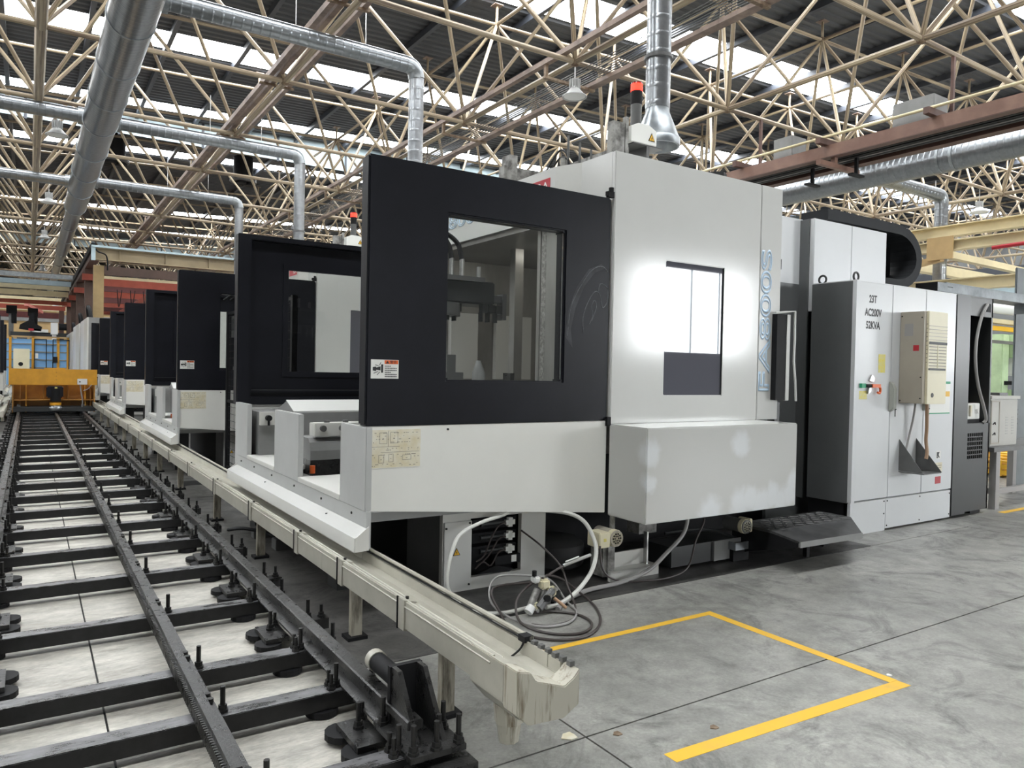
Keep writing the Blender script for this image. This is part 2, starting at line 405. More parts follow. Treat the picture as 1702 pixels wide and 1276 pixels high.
for i, (a, b) in enumerate(skys):
    vs = [(XL, a, roofz(XL)), (XR, a, roofz(XR)), (XR, b, roofz(XR)), (XL, b, roofz(XL))]
    t = .02
    struct('window_%d' % (i+1), MB().add(vs+[(p[0], p[1], p[2]+t) for p in vs], [(3, 2, 1, 0), (4, 5, 6, 7), (0, 1, 5, 4), (1, 2, 6, 5), (2, 3, 7, 6), (3, 0, 4, 7)]), 'sky', 'white daylight strip running across the dark sheet roof')
struct('wall_left', MB().box(XL-.2, XL, YB, YF, 0, 12), 'wall')
struct('wall_right', MB().box(XR, XR+.2, YB, YF, 0, 14.5), 'wall')
struct('wall_far', MB().box(XL, XR, YF, YF+.2, 0, 14.5), 'wall')
# wall behind the camera with two big windows and one added fill opening
wb = thing('wall_back', None, None, (0, YB, 0), kind='structure')
wins = [(-.5, 4.2, 2.6, 3.3, 3), (15.2, 20.4, 2.3, 4.95, 4), (27.5, 37.5, 2.2, 4.4, 6)]  # first opening is added, to brighten the machine fronts
xs = [XL]+[v for q in wins for v in q[:2]]+[XR]
for i in range(len(xs)-1):
    if i % 2:
        wz = wins[i//2]
        part('wall_panel', MB().box(xs[i], xs[i+1], YB-.2, YB, 0, wz[2]), 'wall', wb); part('wall_panel', MB().box(xs[i], xs[i+1], YB-.2, YB, wz[3], 14.5), 'wall', wb)
    else: part('wall_panel', MB().box(xs[i], xs[i+1], YB-.2, YB, 0, 14.5), 'wall', wb)
for i, (a, b, c, d, n) in enumerate(wins):
    struct('window_%d' % (20+i), MB().box(a, b, YB-.16, YB-.12, c, d), 'win')
    wf = thing('trim_%d' % (i+1), None, None, (a, YB, c), kind='structure')
    for k in range(n+1):
        q = a+(b-a)*k/n; hw = .07 if k == 1 else .022; part('mullion', MB().box(q-hw, q+hw, YB-.12, YB-.08, c, d), 'curtain', wf)

# ---------------------------------------------------------------- space frame
PN = 4.5; X0N, Y0N, ZB = .14, 11.94, 7.82
sf = thing('space_frame', 'cream painted tubular space frame carrying the whole dark roof', 'roof truss', (0, 0, 0))
unit = {}
for mk in ('truss', 'trussb'):
    me = MB().cyl((0, 0, 0), (0, 0, 1), 1, 8).mesh('frame_tube', M[mk], smooth=True); unit[mk] = me
def sticks():
    ch = []; dg = []; st = []
    I = range(-4, 14); J = range(-4, 19)
    bn = lambda i, j: Vector((X0N+PN*i, Y0N+PN*j, ZB))
    def tn(i, j):
        x = X0N+PN*(i+.5); return Vector((x, Y0N+PN*(j-.5), topz(x)))
    for i in I:
        for j in J:
            p = bn(i, j); rY = .105 if i == 0 else .062
            if i+1 in I: ch.append((p, bn(i+1, j), .055))
            if j+1 in J: ch.append((p, bn(i, j+1), rY))
            if i+1 in I:
                t = tn(i, j)
                for a, b in ((i, j), (i+1, j), (i, j-1), (i+1, j-1)):
                    if b in J: dg.append((t, bn(a, b), .048))
                if i+2 in I: ch.append((t, tn(i+1, j), .052))
                if j+1 in J: ch.append((t, tn(i, j+1), .052))
                st.append((t, Vector((t.x, t.y, roofz(t.x)-.22)), .04))
    return ch, dg, st, [bn(i, j) for i in I for j in J]+[tn(i, j) for i in I if i+1 in I for j in J]
def in_view(a, b):
    best = 0
    for k in range(5):
        p = a.lerp(b, k/4)-cam.matrix_world.translation
        d = p.dot(fw)
        if d > .5:
            x = FPX*p.dot(r1)/d; y = FPX*p.dot(u1)/d
            if abs(x) < 880 and -100 < y < 660: best = max(best, 1/d)
    return best
def stick(name, a, b, r, mk):
    o = bpy.data.objects.new(name, unit[mk]); d = b-a
    link(o, sf)
    o.matrix_local = Matrix.Translation(a) @ d.to_track_quat('Z', 'Y').to_matrix().to_4x4() @ Matrix.Diagonal((r, r, d.length, 1))
ch, dgn, stubs, nodes = sticks()
for name, L, mk in (('chord', ch, 'truss'), ('diagonal', dgn, 'truss'), ('roof_stub', stubs, 'truss')):
    L = sorted(L, key=lambda q: -in_view(q[0], q[1])*q[2])
    lim = 290 if name != 'roof_stub' else 60
    for q in L[:lim]: stick(name, q[0], q[1], q[2], mk)
    mb = MB()
    for q in L[lim:]: mb.cone(q[0], q[1], q[2], q[2], 6, cap=False)
    part(name, mb, mk, sf, smooth=True, kind='stuff')
mb = MB()
for p in nodes: mb.lathe([(.001, -.1), (.08, -.07), (.1, 0), (.08, .07), (.001, .1)], p, 8)
part('node', mb, 'node', sf, smooth=True, kind='stuff')
mb = MB()
for p in stubs: mb.box(p[1].x-.14, p[1].x+.14, p[1].y-.14, p[1].y+.14, p[1].z-.02, p[1].z)
part('stub_plate', mb, 'trussb', sf, kind='stuff')

# cable runs hung beside two of the bottom chords
for k, (xc, lab) in enumerate(((X0N+PN*2, 'cable run of thin parallel bars beside the roof chord above the nearest machine'), (X0N+PN, 'twin brown cable channels beside the roof chord right of the big duct'))):
    t = thing('cable_run', lab, 'cable run', (xc, 40, 7.9))
    if k == 0:
        part('side_rail', MB().box(xc+.78, xc+.98, 2, 70, 7.66, 7.74), 'trussb', t); part('side_rail', MB().box(xc-.34, xc-.22, 2, 70, 7.90, 8.0), 'trussb', t)
        for q in range(8): part('bar', MB().cyl((xc+.14+q*.075, 2, 7.70), (xc+.14+q*.075, 70, 7.70), .010, 6), 'dgrey', t, smooth=True)
        for q in range(15): part('cross_arm', MB().box(xc-.34, xc+.98, 3.5+q*4.5, 3.58+q*4.5, 7.61, 7.66).box(xc-.32, xc-.26, 3.5+q*4.5, 3.58+q*4.5, 7.66, 7.90), 'node', t)
    else:
        for q in (-.32, -.17, .2): part('channel', MB().box(xc+q, xc+q+.1, 2, 80, 7.92, 8.04), 'trussb', t)
        for q in range(17): part('cross_arm', MB().box(xc-.4, xc+.36, 3.5+q*4.5, 3.57+q*4.5, 7.88, 7.92), 'node', t)

# smoke curtains under the roof
for k, (yc, lab) in enumerate(((35.4, 'nearer pale blue smoke curtain hanging under the roof'), (72., 'farther pale blue smoke curtain hanging under the roof'))):
    t = thing('smoke_curtain', lab, 'smoke curtain', (10, yc, 11.3), 'pale blue smoke curtains')
    n = 22; x0 = -20.
    for q in range(n):
        a = x0+q*3.3; za, zc = 11.27, 11.27
        part('panel', MB().add([(a+.02, yc-.01, za), (a+3.28, yc-.01, zc), (a+3.28, yc-.01, roofz(a+3.28)-.04), (a+.02, yc-.01, roofz(a+.02)-.04), (a+.02, yc+.01, za), (a+3.28, yc+.01, zc), (a+3.28, yc+.01, roofz(a+3.28)-.04), (a+.02, yc+.01, roofz(a+.02)-.04)],
            [(0, 1, 2, 3), (7, 6, 5, 4), (0, 4, 5, 1), (1, 5, 6, 2), (2, 6, 7, 3), (3, 7, 4, 0)]), 'curtain', t)
        part('mullion', MB().box(a-.05, a+.05, yc-.05, yc+.05, 11.2, roofz(a)-.04), 'purlin', t)

# ---------------------------------------------------------------- ducts
ZD = 7.3; XD = 1.37
t = thing('main_duct', 'big spiral galvanised duct running down the aisle overhead', 'duct', (XD, 20, ZD))
segs = [(5, 20.1, .37), (20.1, 28.2, .36), (28.2, 31.5, .35), (31.5, 45, .27), (45, 70, .22)]
for a, b, r in segs: part('pipe', MB().cyl((XD, a, ZD), (XD, b, ZD), r, 40), 'galvY', t, smooth=True)
for y in (9.2, 13.8, 15.9, 18., 20.1, 22.8, 25.5, 28.2, 31.5):
    r = .385 if y < 31 else .365
    part('joint_ring', MB().cone((XD, y-.025, ZD), (XD, y+.025, ZD), r, r, 40), 'galvp', t, smooth=True)
for y in (36., 40., 45., 50., 55., 60.): part('joint_ring', MB().cyl((XD, y-.03, ZD), (XD, y+.03, ZD), .285 if y < 45.5 else .24, 30), 'galvp', t, smooth=True)
for y in (11.94, 20.94, 29.94): part('hanger', MB().cyl((XD, y, ZD+.36), (XD, y, ZB+.06), .012, 6), 'bright', t)
def branch(yb, lab, r=.155, x0=1.73, x1=6.25, zb=4.30):
    t = thing('branch_duct', lab, 'duct', (x1, yb, zb), 'branch ducts dropping to the machines')
    z = 7.45
    part('pipe', MB().cyl((x0, yb, z), (x1-.22, yb, z), r, 24), 'galvX', t, smooth=True)
    part('collar', MB().cyl((x0-.03, yb, z), (x0+.1, yb, z), r+.05, 24), 'galvp', t, smooth=True)
    part('elbow', MB().tube([(x1-.22-.001, yb, z), (x1-.12, yb, z-.02), (x1-.04, yb, z-.09), (x1, yb, z-.24)], r, 24, 4), 'galvp', t, smooth=True)
    part('drop_pipe', MB().cyl((x1, yb, z-.24), (x1, yb, zb+.45), r-.01, 24), 'galvZ', t, smooth=True)
    for zz in (5.33,): part('joint_ring', MB().cyl((x1, yb, zz), (x1, yb, zz+.04), r+.015, 24), 'dgrey', t, smooth=True)
    part('hood', MB().lathe([(r-.015, .46), (r-.01, .40), (.265, .10), (.275, .09), (.275, 0), (.25, 0), (.12, .38)], (x1, yb, zb), 28), 'galvp', t, smooth=50)
    for xx in (3.9, 5.2): part('hanger', MB().cyl((xx, yb, z+r), (xx, yb, 8.6), .008, 6), 'bright', t)
    return t
branch(6.54, 'silver spiral drop duct with a flared hood above the nearest machine')
branch(13.2, 'second silver drop duct, ending behind the nearest black guard')
branch(20.6, 'third silver drop duct, behind the second black guard')
branch(27.7, 'farthest silver drop duct in the row over the machines')
for y, lab in ((20.4, 'nearer silver side duct leaving the main duct to the left'), (28.0, 'farther silver side duct leaving the main duct to the left')):
    t = thing('side_duct', lab, 'duct', (-3, y, 7.4), 'side ducts to the left of the main duct')
    part('pipe', MB().cyl((1.0, y, 7.42), (-9, y, 7.42), .16, 24), 'galvX', t, smooth=True)
    part('collar', MB().cyl((.92, y, 7.42), (1.06, y, 7.42), .2, 24), 'galvp', t, smooth=True)
# right hand duct
t = thing('large_duct', 'big spiral galvanised duct beneath the brown beams on the right', 'duct', (17.3, 15, 6.5))
part('pipe', MB().cyl((17.35, 2, 6.60), (17.35, 45, 6.60), .31, 40), 'galvY', t, smooth=True)
for y in (8.6, 8.9, 15., 21., 27., 33.): part('joint_ring', MB().cyl((17.35, y-.03, 6.60), (17.35, y+.03, 6.60), .325, 40), 'galvp', t, smooth=True)
for y, lab in ((10.82, 'drop duct right of the large duct, passing behind the cream beams'), (15.2, 'short drop duct below the large duct, behind the white tool store'), (6.2, 'side duct entering from the upper right below the large duct')):
    t = thing('drop_duct', lab, 'duct', (21, y, 3), 'ducts off the large right duct')
    if y == 15.2: part('pipe', MB().cyl((17.35, y, 6.34), (17.35, y, 4.2), .17, 20), 'galvZ', t, smooth=True); continue
    part('pipe', MB().cyl((17.66, y, 6.68), (20.9 if y > 7 else 26, y, 6.68), .175, 20), 'galvX', t, smooth=True)
    if y > 7:
        part('elbow', MB().tube([(20.9, y, 6.68), (21.0, y, 6.66), (21.08, y, 6.58), (21.1, y, 6.46)], .175, 20, 4), 'galvp', t, smooth=True)
        part('drop_pipe', MB().cyl((21.1, y, 6.46), (21.1, y, 2.6), .17, 20), 'galvZ', t, smooth=True)

# ---------------------------------------------------------------- high bay lamps
def lamp(x, y, z, lab, r=.25, zt=ZB+.06):
    t = thing('high_bay_lamp', lab, 'lamp', (x, y, z), 'high bay lamps under the roof')
    part('shade', MB().lathe([(.075, .2), (.09, .17), (r*.75, .06), (r, .015), (r, 0), (r-.015, 0), (r*.7, .05), (.08, .15)], (x, y, z), 28), 'lampg', t, smooth=50)
    part('diffuser', MB().lathe([(.001, .03), (r*.55, .028), (r*.93, .012)], (x, y, z), 28), 'lampw', t, smooth=True)
    mb = MB().cyl((x, y, z+.15), (x, y, z+.36), .07, 16)
    for k in range(12):
        a = k*math.pi/6; c_, s_ = math.cos(a), math.sin(a)
        mb.add([(x+.06*c_-.006*s_, y+.06*s_+.006*c_, z+.17), (x+.115*c_-.006*s_, y+.115*s_+.006*c_, z+.17), (x+.115*c_-.006*s_, y+.115*s_+.006*c_, z+.35), (x+.06*c_-.006*s_, y+.06*s_+.006*c_, z+.35),
                (x+.06*c_+.006*s_, y+.06*s_-.006*c_, z+.17), (x+.115*c_+.006*s_, y+.115*s_-.006*c_, z+.17), (x+.115*c_+.006*s_, y+.115*s_-.006*c_, z+.35), (x+.06*c_+.006*s_, y+.06*s_-.006*c_, z+.35)],
               [(0, 1, 2, 3), (7, 6, 5, 4), (1, 5, 6, 2), (3, 2, 6, 7), (0, 4, 5, 1)])
    part('heat_sink', mb, 'lampg', t)
    part('rod', MB().cyl((x, y, z+.35), (x, y, zt), .012, 6), 'bright', t)
nd = lambda i, j: (X0N+PN*i, Y0N+PN*j)
lamp(*nd(2, 0), 7.12, 'grey bell lamp hanging left of the red signal tower')
lamp(.52, 20.94, 7.0, 'grey bell lamp left of the big duct, nearest of that row')
lamp(.52, 29.94, 7.0, 'second bell lamp in the row left of the big duct')
lamp(.52, 38.94, 7.05, 'third bell lamp in the row left of the big duct')
lamp(.62, 52.44, 7.0, 'fourth bell lamp in the row left of the big duct')
lamp(25.6, 11.94, 7.0, 'white bell lamp at the right above the cream beams', .27)
lamp(1.75, 70., 6.0, 'upper of two white lamps far down the aisle', .34)
lamp(1.70, 64., 4.75, 'lower of two white lamps far down the aisle', .34)

# extract fans hung in the roof
for x, y, lab in ((8.7, 37.8, 'round black roof fan between the two middle drop ducts'), (3.1, 37.6, 'round black roof fan just right of the big duct')):
    t = thing('roof_fan', lab, 'fan', (x, y, 10.4), 'black roof fans')
    part('casing', MB().cyl((x, y, 10.75), (x, y, 11.75), .46, 24), 'blackm', t, smooth=True)
    part('rim', MB().lathe([(.46, .36), (.62, .32), (.62, .14), (.5, .12)], (x, y, 10.4), 24), 'dgrey', t, smooth=True)
    for k in range(3):
        a = k*2.09; part('cowl', MB().cyl((x+.3*math.cos(a), y+.3*math.sin(a), 10.42), (x+.3*math.cos(a), y+.3*math.sin(a), 10.56), .24, 14), 'blackm', t, smooth=True)
    part('rod', MB().cyl((x, y, 11.75), (x, y, roofz(x)-.1), .3, 12), 'blackm', t)

# ---------------------------------------------------------------- crane runway on the right
t = thing('crane_runway', 'rusty brown twin beam crane runway crossing the upper right', 'beam', (14.6, 10, 6.1))
part('front_beam', MB().box(14.1, 14.2, 2, 24, 6.26, 6.5), 'brown', t)
part('front_flange', MB().box(14.1, 14.3, 2, 24, 6.24, 6.26), 'brownd', t)
part('rear_beam', MB().box(14.95, 15.05, 2, 24, 6.2, 6.5), 'brownd', t)
part('rear_flange', MB().box(14.88, 15.12, 2, 24, 6.18, 6.2), 'brownd', t)
part('cover_plate', MB().box(14.2, 14.95, 2, 24, 6.46, 6.5), 'blackm', t)
for xx in (14.36, 14.50, 14.64, 14.78): part('conductor_bar', MB().box(xx, xx+.07, 2, 24, 6.25, 6.32), 'dgrey' if xx > 14.6 else 'blackm', t)
part('bar_support', MB().box(14.2, 14.95, 7.0, 7.06, 6.32, 6.46), 'blackm', t)
for yy in (7.36, 9.6, 11.8, 14.0, 16.2): part('cross_beam', MB().box(13.82, 15.2, yy, yy+.11, 6.5, 6.62), 'brownd', t)
part('lower_bracket', MB().box(13.7, 15.1, 9.5, 9.6, 6.02, 6.12).box(14.2, 14.3, 9.5, 9.6, 6.12, 6.24), 'brown', t)
for yy in (9.25, 10.3): part('trolley_hanger', MB().box(14.6, 14.66, yy, yy+.06, 5.9, 6.25).box(14.42, 14.84, yy-.03, yy+.09, 5.86, 5.9), 'blackm', t)
part('hanger_rod', MB().box(14.7, 14.76, 7.38, 7.44, 6.62, 7.76), 'brownd', t); part('hanger_rod', MB().box(14.7, 14.76, 11.82, 11.88, 6.62, 7.76), 'brownd', t); part('hanger_rod', MB().box(14.7, 14.76, 16.22, 16.28, 6.62, 7.76), 'brownd', t)
for y0_, y1_, lab in ((7.5, 8.3, 'larger grey trunking box on top of the brown runway'), (10.6, 11.1, 'smaller pale box on top of the brown runway')):
    solo('trunking_box', MB().box(14.25, 14.75, y0_, y1_, 6.502, 7.0), 'grey', lab, 'box', bev=.01)
t = thing('yellow_pipe', 'thin cream pipe lying along the top of the brown runway', 'pipe', (14.0, 10, 6.62))
part('pipe', MB().cyl((14.05, 2, 6.665), (14.05, 22, 6.665), .03, 10), 'cream', t, smooth=True)
for yy in (7.41, 11.85, 16.25): part('clip', MB().box(13.99, 14.11, yy-.03, yy+.03, 6.622, 6.634), 'cream', t)

# cream steelwork behind the cabinets on the right
XC = 20.
t = thing('cream_gantry', 'cream steel gantry beams and plate behind the right cabinets', 'gantry', (XC, 9, 0))
def ibeam_y(x, y0, y1, z0, z1, wd=.26, m='cream', par=None, nm='beam'):
    part(nm, MB().prism([(x-wd/2, z0), (x+wd/2, z0), (x+wd/2, z0+.03), (x+.02, z0+.03), (x+.02, z1-.03), (x+wd/2, z1-.03), (x+wd/2, z1), (x-wd/2, z1), (x-wd/2, z1-.03), (x-.02, z1-.03), (x-.02, z0+.03), (x-wd/2, z0+.03)], 'y', y0, y1), m, par)
ibeam_y(XC+.6, 3.5, 30, 5.42, 5.72, par=t); ibeam_y(XC, 3.5, 30, 4.94, 5.21, par=t); ibeam_y(XC+.3, 3.5, 30, 3.93, 4.24, par=t)
part('gusset_plate', MB().box(XC-.2, XC-.14, 9.85, 10.5, 4.72, 5.3), 'tan', t)
part('diagonal_brace', MB().add([(XC-.1, 10.2, 4.70), (XC+.1, 10.2, 4.70), (XC+.1, 13.8, 4.15), (XC-.1, 13.8, 4.15), (XC-.1, 10.2, 4.85), (XC+.1, 10.2, 4.85), (XC+.1, 13.8, 4.3), (XC-.1, 13.8, 4.3)], [(3, 2, 1, 0), (4, 5, 6, 7), (0, 1, 5, 4), (1, 2, 6, 5), (2, 3, 7, 6), (3, 0, 4, 7)]), 'tan', t)
part('diagonal_brace', MB().add([(XC-.1, 10.0, 4.78), (XC+6, 10.0, 4.70), (XC+6, 10.2, 4.70), (XC-.1, 10.2, 4.78), (XC-.1, 10.0, 4.95), (XC+6, 10.0, 4.87), (XC+6, 10.2, 4.87), (XC-.1, 10.2, 4.95)], [(3, 2, 1, 0), (4, 5, 6, 7), (0, 1, 5, 4), (1, 2, 6, 5), (2, 3, 7, 6), (3, 0, 4, 7)]), 'cream', t)
part('column', MB().box(XC+.1, XC+.45, 20.3, 20.6, 0, 5.42), 'cream', t); part('column', MB().box(XC+.1, XC+.45, 4.2, 4.5, 0, 5.42), 'cream', t)
part('cross_beam', MB().box(XC, XC+10, 12.6, 12.9, 5.0, 5.3), 'cream', t); part('cross_beam', MB().box(XC, XC+10, 7.4, 7.65, 5.0, 5.25), 'cream', t)
solo('red_pipe', MB().cyl((XC-.2, 4, 5.02), (XC-.2, 8.9, 4.86), .05, 10), 'redc', 'dark red pipe fixed below the cream gantry beam', 'pipe', smooth=True)
for x_, y_, z_, lab in ((24., 12.5, 2.75, 'small lamp under the cream gantry beams'), (27., 17., 3.6, 'far lamp seen below the cream gantry plate')):
    lamp(x_, y_, z_+1.2, lab, .28)
t = thing('blue_roof_beam', 'dark blue beam far behind the cream gantry', 'beam', (40, 22, 7))
part('beam', MB().box(40, 40.4, 5, 45, 6.6, 7.2), 'purlin', t); part('beam', MB().box(42, 42.4, 5, 45, 6.0, 6.5), 'curtain', t)

# galvanised cable tray from the dark cabinet to the right
t = thing('cable_tray', 'grey galvanised cable tray bridging right from the dark cabinet', 'cable tray', (11, 5.1, 2.7))
part('trough', MB().prism([(5.0, 2.735), (5.28, 2.735), (5.28, 2.85), (5.27, 2.85), (5.27, 2.745), (5.01, 2.745), (5.01, 2.85), (5.0, 2.85)], 'x', 9.72, 15), 'galvp2', t)
part('lid', MB().box(9.92, 15, 4.995, 5.285, 2.85, 2.86), 'galvp2', t)
part('end_shade_plate', MB().box(9.715, 9.72, 5.0, 5.28, 2.735, 2.85), 'blackm', t)  # black plate stands in for the darkness inside the open tray end
for q in range(4): part('slot', MB().box(9.97+q*.035, 9.99+q*.035, 4.997, 5.0, 2.80, 2.808), 'blackm', t)
part('foot', MB().box(9.76, 9.84, 5.02, 5.1, 2.585, 2.735), 'dark', t); part('foot', MB().box(12.3, 12.4, 5.02, 5.2, 2.6, 2.735), 'galvp2', t)

# ---------------------------------------------------------------- rail track
tr = thing('rail_track', 'black oily rail track with a centre rack and flat steel ties', 'rail track', (.53, 14, 0))
HX, LX, RX = 1.285, -.235, .632
def rail_prof(x): return [(x-.06, .112), (x+.06, .112), (x+.06, .122), (x+.014, .136), (x+.011, .176), (x+.034, .184), (x+.034, .212), (x+.028, .218), (x-.028, .218), (x-.034, .212), (x-.034, .184), (x-.011, .176), (x-.014, .136), (x-.06, .122)]
part('rail', MB().prism(rail_prof(HX), 'y', 2.62, 40), 'steel', tr); part('rail', MB().prism(rail_prof(LX), 'y', 2.2, 40), 'steel', tr)
# rack in bolted lengths, with teeth on its left flank
ya = 2.66; k = 0
while ya < 24:
    yb = min(ya+1.95, 40)
    mb = MB().prism([(RX-.032, .112), (RX+.034, .112), (RX+.034, .178), (RX+.006, .178), (RX+.006, .196), (RX-.032, .196)], 'y', ya, yb-.006)
    if ya < 9:
        y = ya+.01
        while y < yb-.02: mb.prism([(RX-.048, y), (RX-.0315, y-.006), (RX-.0315, y+.012), (RX-.048, y+.006)], 'z', .115, .17); y += .021
    part('rack', mb, 'steel', tr); ya = yb
bolt_me = MB().cyl((0, 0, 0), (0, 0, .014), .021, 6).cyl((0, 0, .012), (0, 0, .03), .016, 6).cyl((0, 0, .028), (0, 0, .075), .0095, 8).mesh('bolt', M['bolt'])
lbolt_me = MB().cyl((0, 0, 0), (0, 0, .012), .024, 8).cyl((0, 0, .012), (0, 0, .032), .018, 6).cyl((0, 0, .03), (0, 0, .11), .011, 8).mesh('long_bolt', M['bolt'])
cap_me = MB().cyl((0, 0, 0), (0, 0, .016), .014, 10).mesh('cap_bolt', M['bolt'])
pad_me = MB().cyl((0, 0, 0), (0, 0, .028), .075, 14).mesh('levelling_pad', M['blackm'])
tie_y = [2.56, 3.26, 3.80, 4.76, 5.76, 6.74, 7.70, 8.70, 9.68, 10.66, 11.66]+[12.64+.98*i for i in range(16)]
Z1 = .112
for i, y in enumerate(tie_y):
    tie = part('crosstie', MB().box(-.40, HX+.13, y, y+.10, .034, Z1), 'steelt', tr, bev=.003 if i < 8 else 0)
    tie.data.materials.clear(); tie.data.materials.append(M['oilblack']); tie.data.materials.append(M['steelt'])
    for p_ in tie.data.polygons: p_.material_index = 1 if p_.normal.z > .9 else 0   # paler tops hold wear plus painted skylight sheen, the sides stay oil black
    items = []
    for xx in (HX+.10, HX-.075, -.31, -.16): items.append((lbolt_me if i < 9 else bolt_me, xx, y+.05))
    items += [(bolt_me, HX-.105, y+.028), (bolt_me, HX-.10, y+.078), (bolt_me, -.13, y+.03), (bolt_me, -.365, y+.06), (lbolt_me, RX+.075, y+.05)]
    if i < 14:
        for me, xx, yy in items: inst(me.name, me, tie, (xx, yy, Z1))
        for dy in (-.03, .03): inst('cap_bolt', cap_me, tie, (RX+.018, y+.05+dy+.0, .178))
        for xx in (HX-.14, HX+.10, -.17, -.34): inst('levelling_pad', pad_me, tie, (xx, y+.05, .004))
    else:
        mb = MB()
        for me, xx, yy in items: mb.cyl((xx, yy, Z1), (xx, yy, Z1+.08), .014, 5)
        part('bolt', mb, 'bolt', tie, kind='stuff')
# short base plates between the ties under both rails
for i in range(len(tie_y)-1):
    y = (tie_y[i]+tie_y[i+1])/2-.02
    if i == 1: continue
    for sx in (0, 1):
        xa, xb = ((HX-.17, HX-.04) if sx else (LX+.02, LX+.15))
        p = part('tie_plate', MB().box(xa, xb, y-.10, y+.15, .05, .075), 'steel', tr)
        p2 = part('clamp_plate', MB().box(HX+.05 if sx else LX-.22, HX+.22 if sx else LX-.05, y-.01, y+.09, .05, Z1), 'steel', tr)
        if i < 14:
            inst('long_bolt', lbolt_me, p, ((xa+xb)/2, y+.06, .075)); inst('bolt', bolt_me, p, (xb-.02 if sx else xa+.02, y+.13, .075))
            for dy in (-.07, .13): inst('levelling_pad', pad_me, p, ((xa+.02) if sx else xb-.02, y+dy, .02))
            inst('long_bolt', lbolt_me, p2, (HX+.11 if sx else LX-.11, y+.045, Z1)); inst('bolt', bolt_me, p2, (HX+.185 if sx else LX-.18, y+.03, Z1))
# bumper at the near end of the right rail
t = thing('rail_bumper', 'black steel buffer stop with a cream capped tube at the rail end', 'buffer', (1.33, 2.75, 0))
by = 2.56
part('base_plate', MB().box(1.21, 1.45, 2.50, 2.86, .112, .135), 'steel', t); part('lower_plate', MB().box(1.21, 1.47, 2.44, 2.70, .03, .085), 'steel', t)
part('back_plate', MB().box(1.255, 1.40, 2.80, 2.825, .135, .37), 'blackm', t)
for xx in (1.262, 1.375): part('gusset', MB().prism([(2.56, .135), (2.80, .135), (2.80, .37), (2.74, .37)], 'x', xx, xx+.02), 'steel', t)
part('buffer_tube', MB().cyl((1.33, 2.825, .275), (1.33, 3.10, .275), .042, 18), 'blackm', t, smooth=True)
part('buffer_cap', MB().cyl((1.33, 3.10, .275), (1.33, 3.145, .275), .047, 18), 'alu', t, label='cream plastic cap', smooth=True)
for xx, yy in ((1.235, 2.53), (1.328, 2.52), (1.43, 2.53), (1.43, 2.66), (1.235, 2.82), (1.43, 2.82)): inst('long_bolt', lbolt_me, t, (xx, yy, .135))

# ---------------------------------------------------------------- gutter beside the track
def gutter(name, lab, flip):
    g = thing(name, lab, 'gutter', (1.66, 12, 0))
    GP = [(1.53, .475), (1.53, .345), (1.555, .335), (1.745, .335), (1.805, .37), (1.805, .44), (1.797, .44), (1.797, .376), (1.742, .378), (1.60, .425), (1.588, .458), (1.54, .475)]
    y = 2.45; k = 0
    while y < 26:
        yb = min(y+2.02, 26)
        part('channel', MB().prism(GP, 'y', y, yb-.004), 'alu', g)
        y = yb; k += 1
    for y in (3.25, 4.1, 4.95, 6.2, 7.6, 9.0, 10.4, 11.9, 13.5, 15.1, 16.8, 18.6, 20.5, 22.4):
        part('joint_cover', MB().prism([(1.522, .484), (1.522, .335), (1.60, .328), (1.60, .334), (1.530, .341), (1.530, .476), (1.588, .462), (1.592, .468)], 'y', y, y+.07), 'alu', g)
        part('joint_strap', MB().box(1.518, 1.524, y+.066, y+.078, .33, .488), 'blackm', g)
        part('screw', MB().cyl((1.555, y+.035, .478), (1.555, y+.035, .490), .009, 8), 'bolt', g)
    for bx_, bz_ in ((1.5275, .452), (1.545, .4765), (1.588, .4595)): part('lip_bead', MB().cyl((bx_, 2.46, bz_), (bx_, 26, bz_), .0045, 6), 'alu', g, smooth=True)
    part('back_trim', MB().tube([(1.822, 2.6, .45), (1.822, 26, .45)], .012, 8), 'alu', g, smooth=True)
    part('dark_seal', MB().box(1.797, 1.806, 2.6, 26, .432, .442), 'blackm', g)
    return g
g = gutter('coolant_gutter', 'cream coolant gutter on posts beside the right rail, ending in a spout', 0)
part('end_box', MB().prism([(1.527, .48), (1.527, .33), (1.60, .245), (1.735, .235), (1.812, .30), (1.812, .435), (1.80, .435), (1.80, .38), (1.745, .378), (1.605, .425), (1.59, .462)], 'y', 2.36, 2.62), 'alu', g, bev=.004)
part('end_cap', MB().prism([(1.524, .485), (1.524, .32), (1.58, .27), (1.745, .26), (1.818, .30), (1.818, .44), (1.79, .41), (1.745, .385), (1.61, .432), (1.585, .47)], 'y', 2.26, 2.36), 'aludirt', g, bev=.004)
part('spout', MB().cone((1.66, 2.52, .245), (1.66, 2.52, .165), .068, .06, 8).cone((1.66, 2.52, .165), (1.66, 2.52, .085), .052, .042, 8), 'aludirt', g)
part('drain_wire', MB().tube([(1.80, 2.62, .45), (1.78, 2.63, .40), (1.70, 2.64, .36), (1.62, 2.64, .37), (1.58, 2.62, .455)], .005, 6), 'blackm', g)
part('wire_clip', MB().box(1.785, 1.83, 2.60, 2.65, .435, .462), 'blackm', g)
for q in range(6): part('lip_clip', MB().box(1.80, 1.822, 2.30+q*.05, 2.325+q*.05, .435, .455), 'dgrey', g)
for y in (2.99, 4.13, 6.28, 8.0, 10.2, 12.0, 13.6, 15.2, 16.9, 18.7, 20.6, 22.6):
    p = part('post', MB().box(1.60, 1.665, y, y+.045, .012, .34), 'post', g); part('post_foot', MB().box(1.57, 1.69, y-.03, y+.08, 0, .02), 'blackm', p)
gl = copy_tree(g, (-.60, 34, 0), math.pi, 'cream coolant gutter along the left edge of the track')

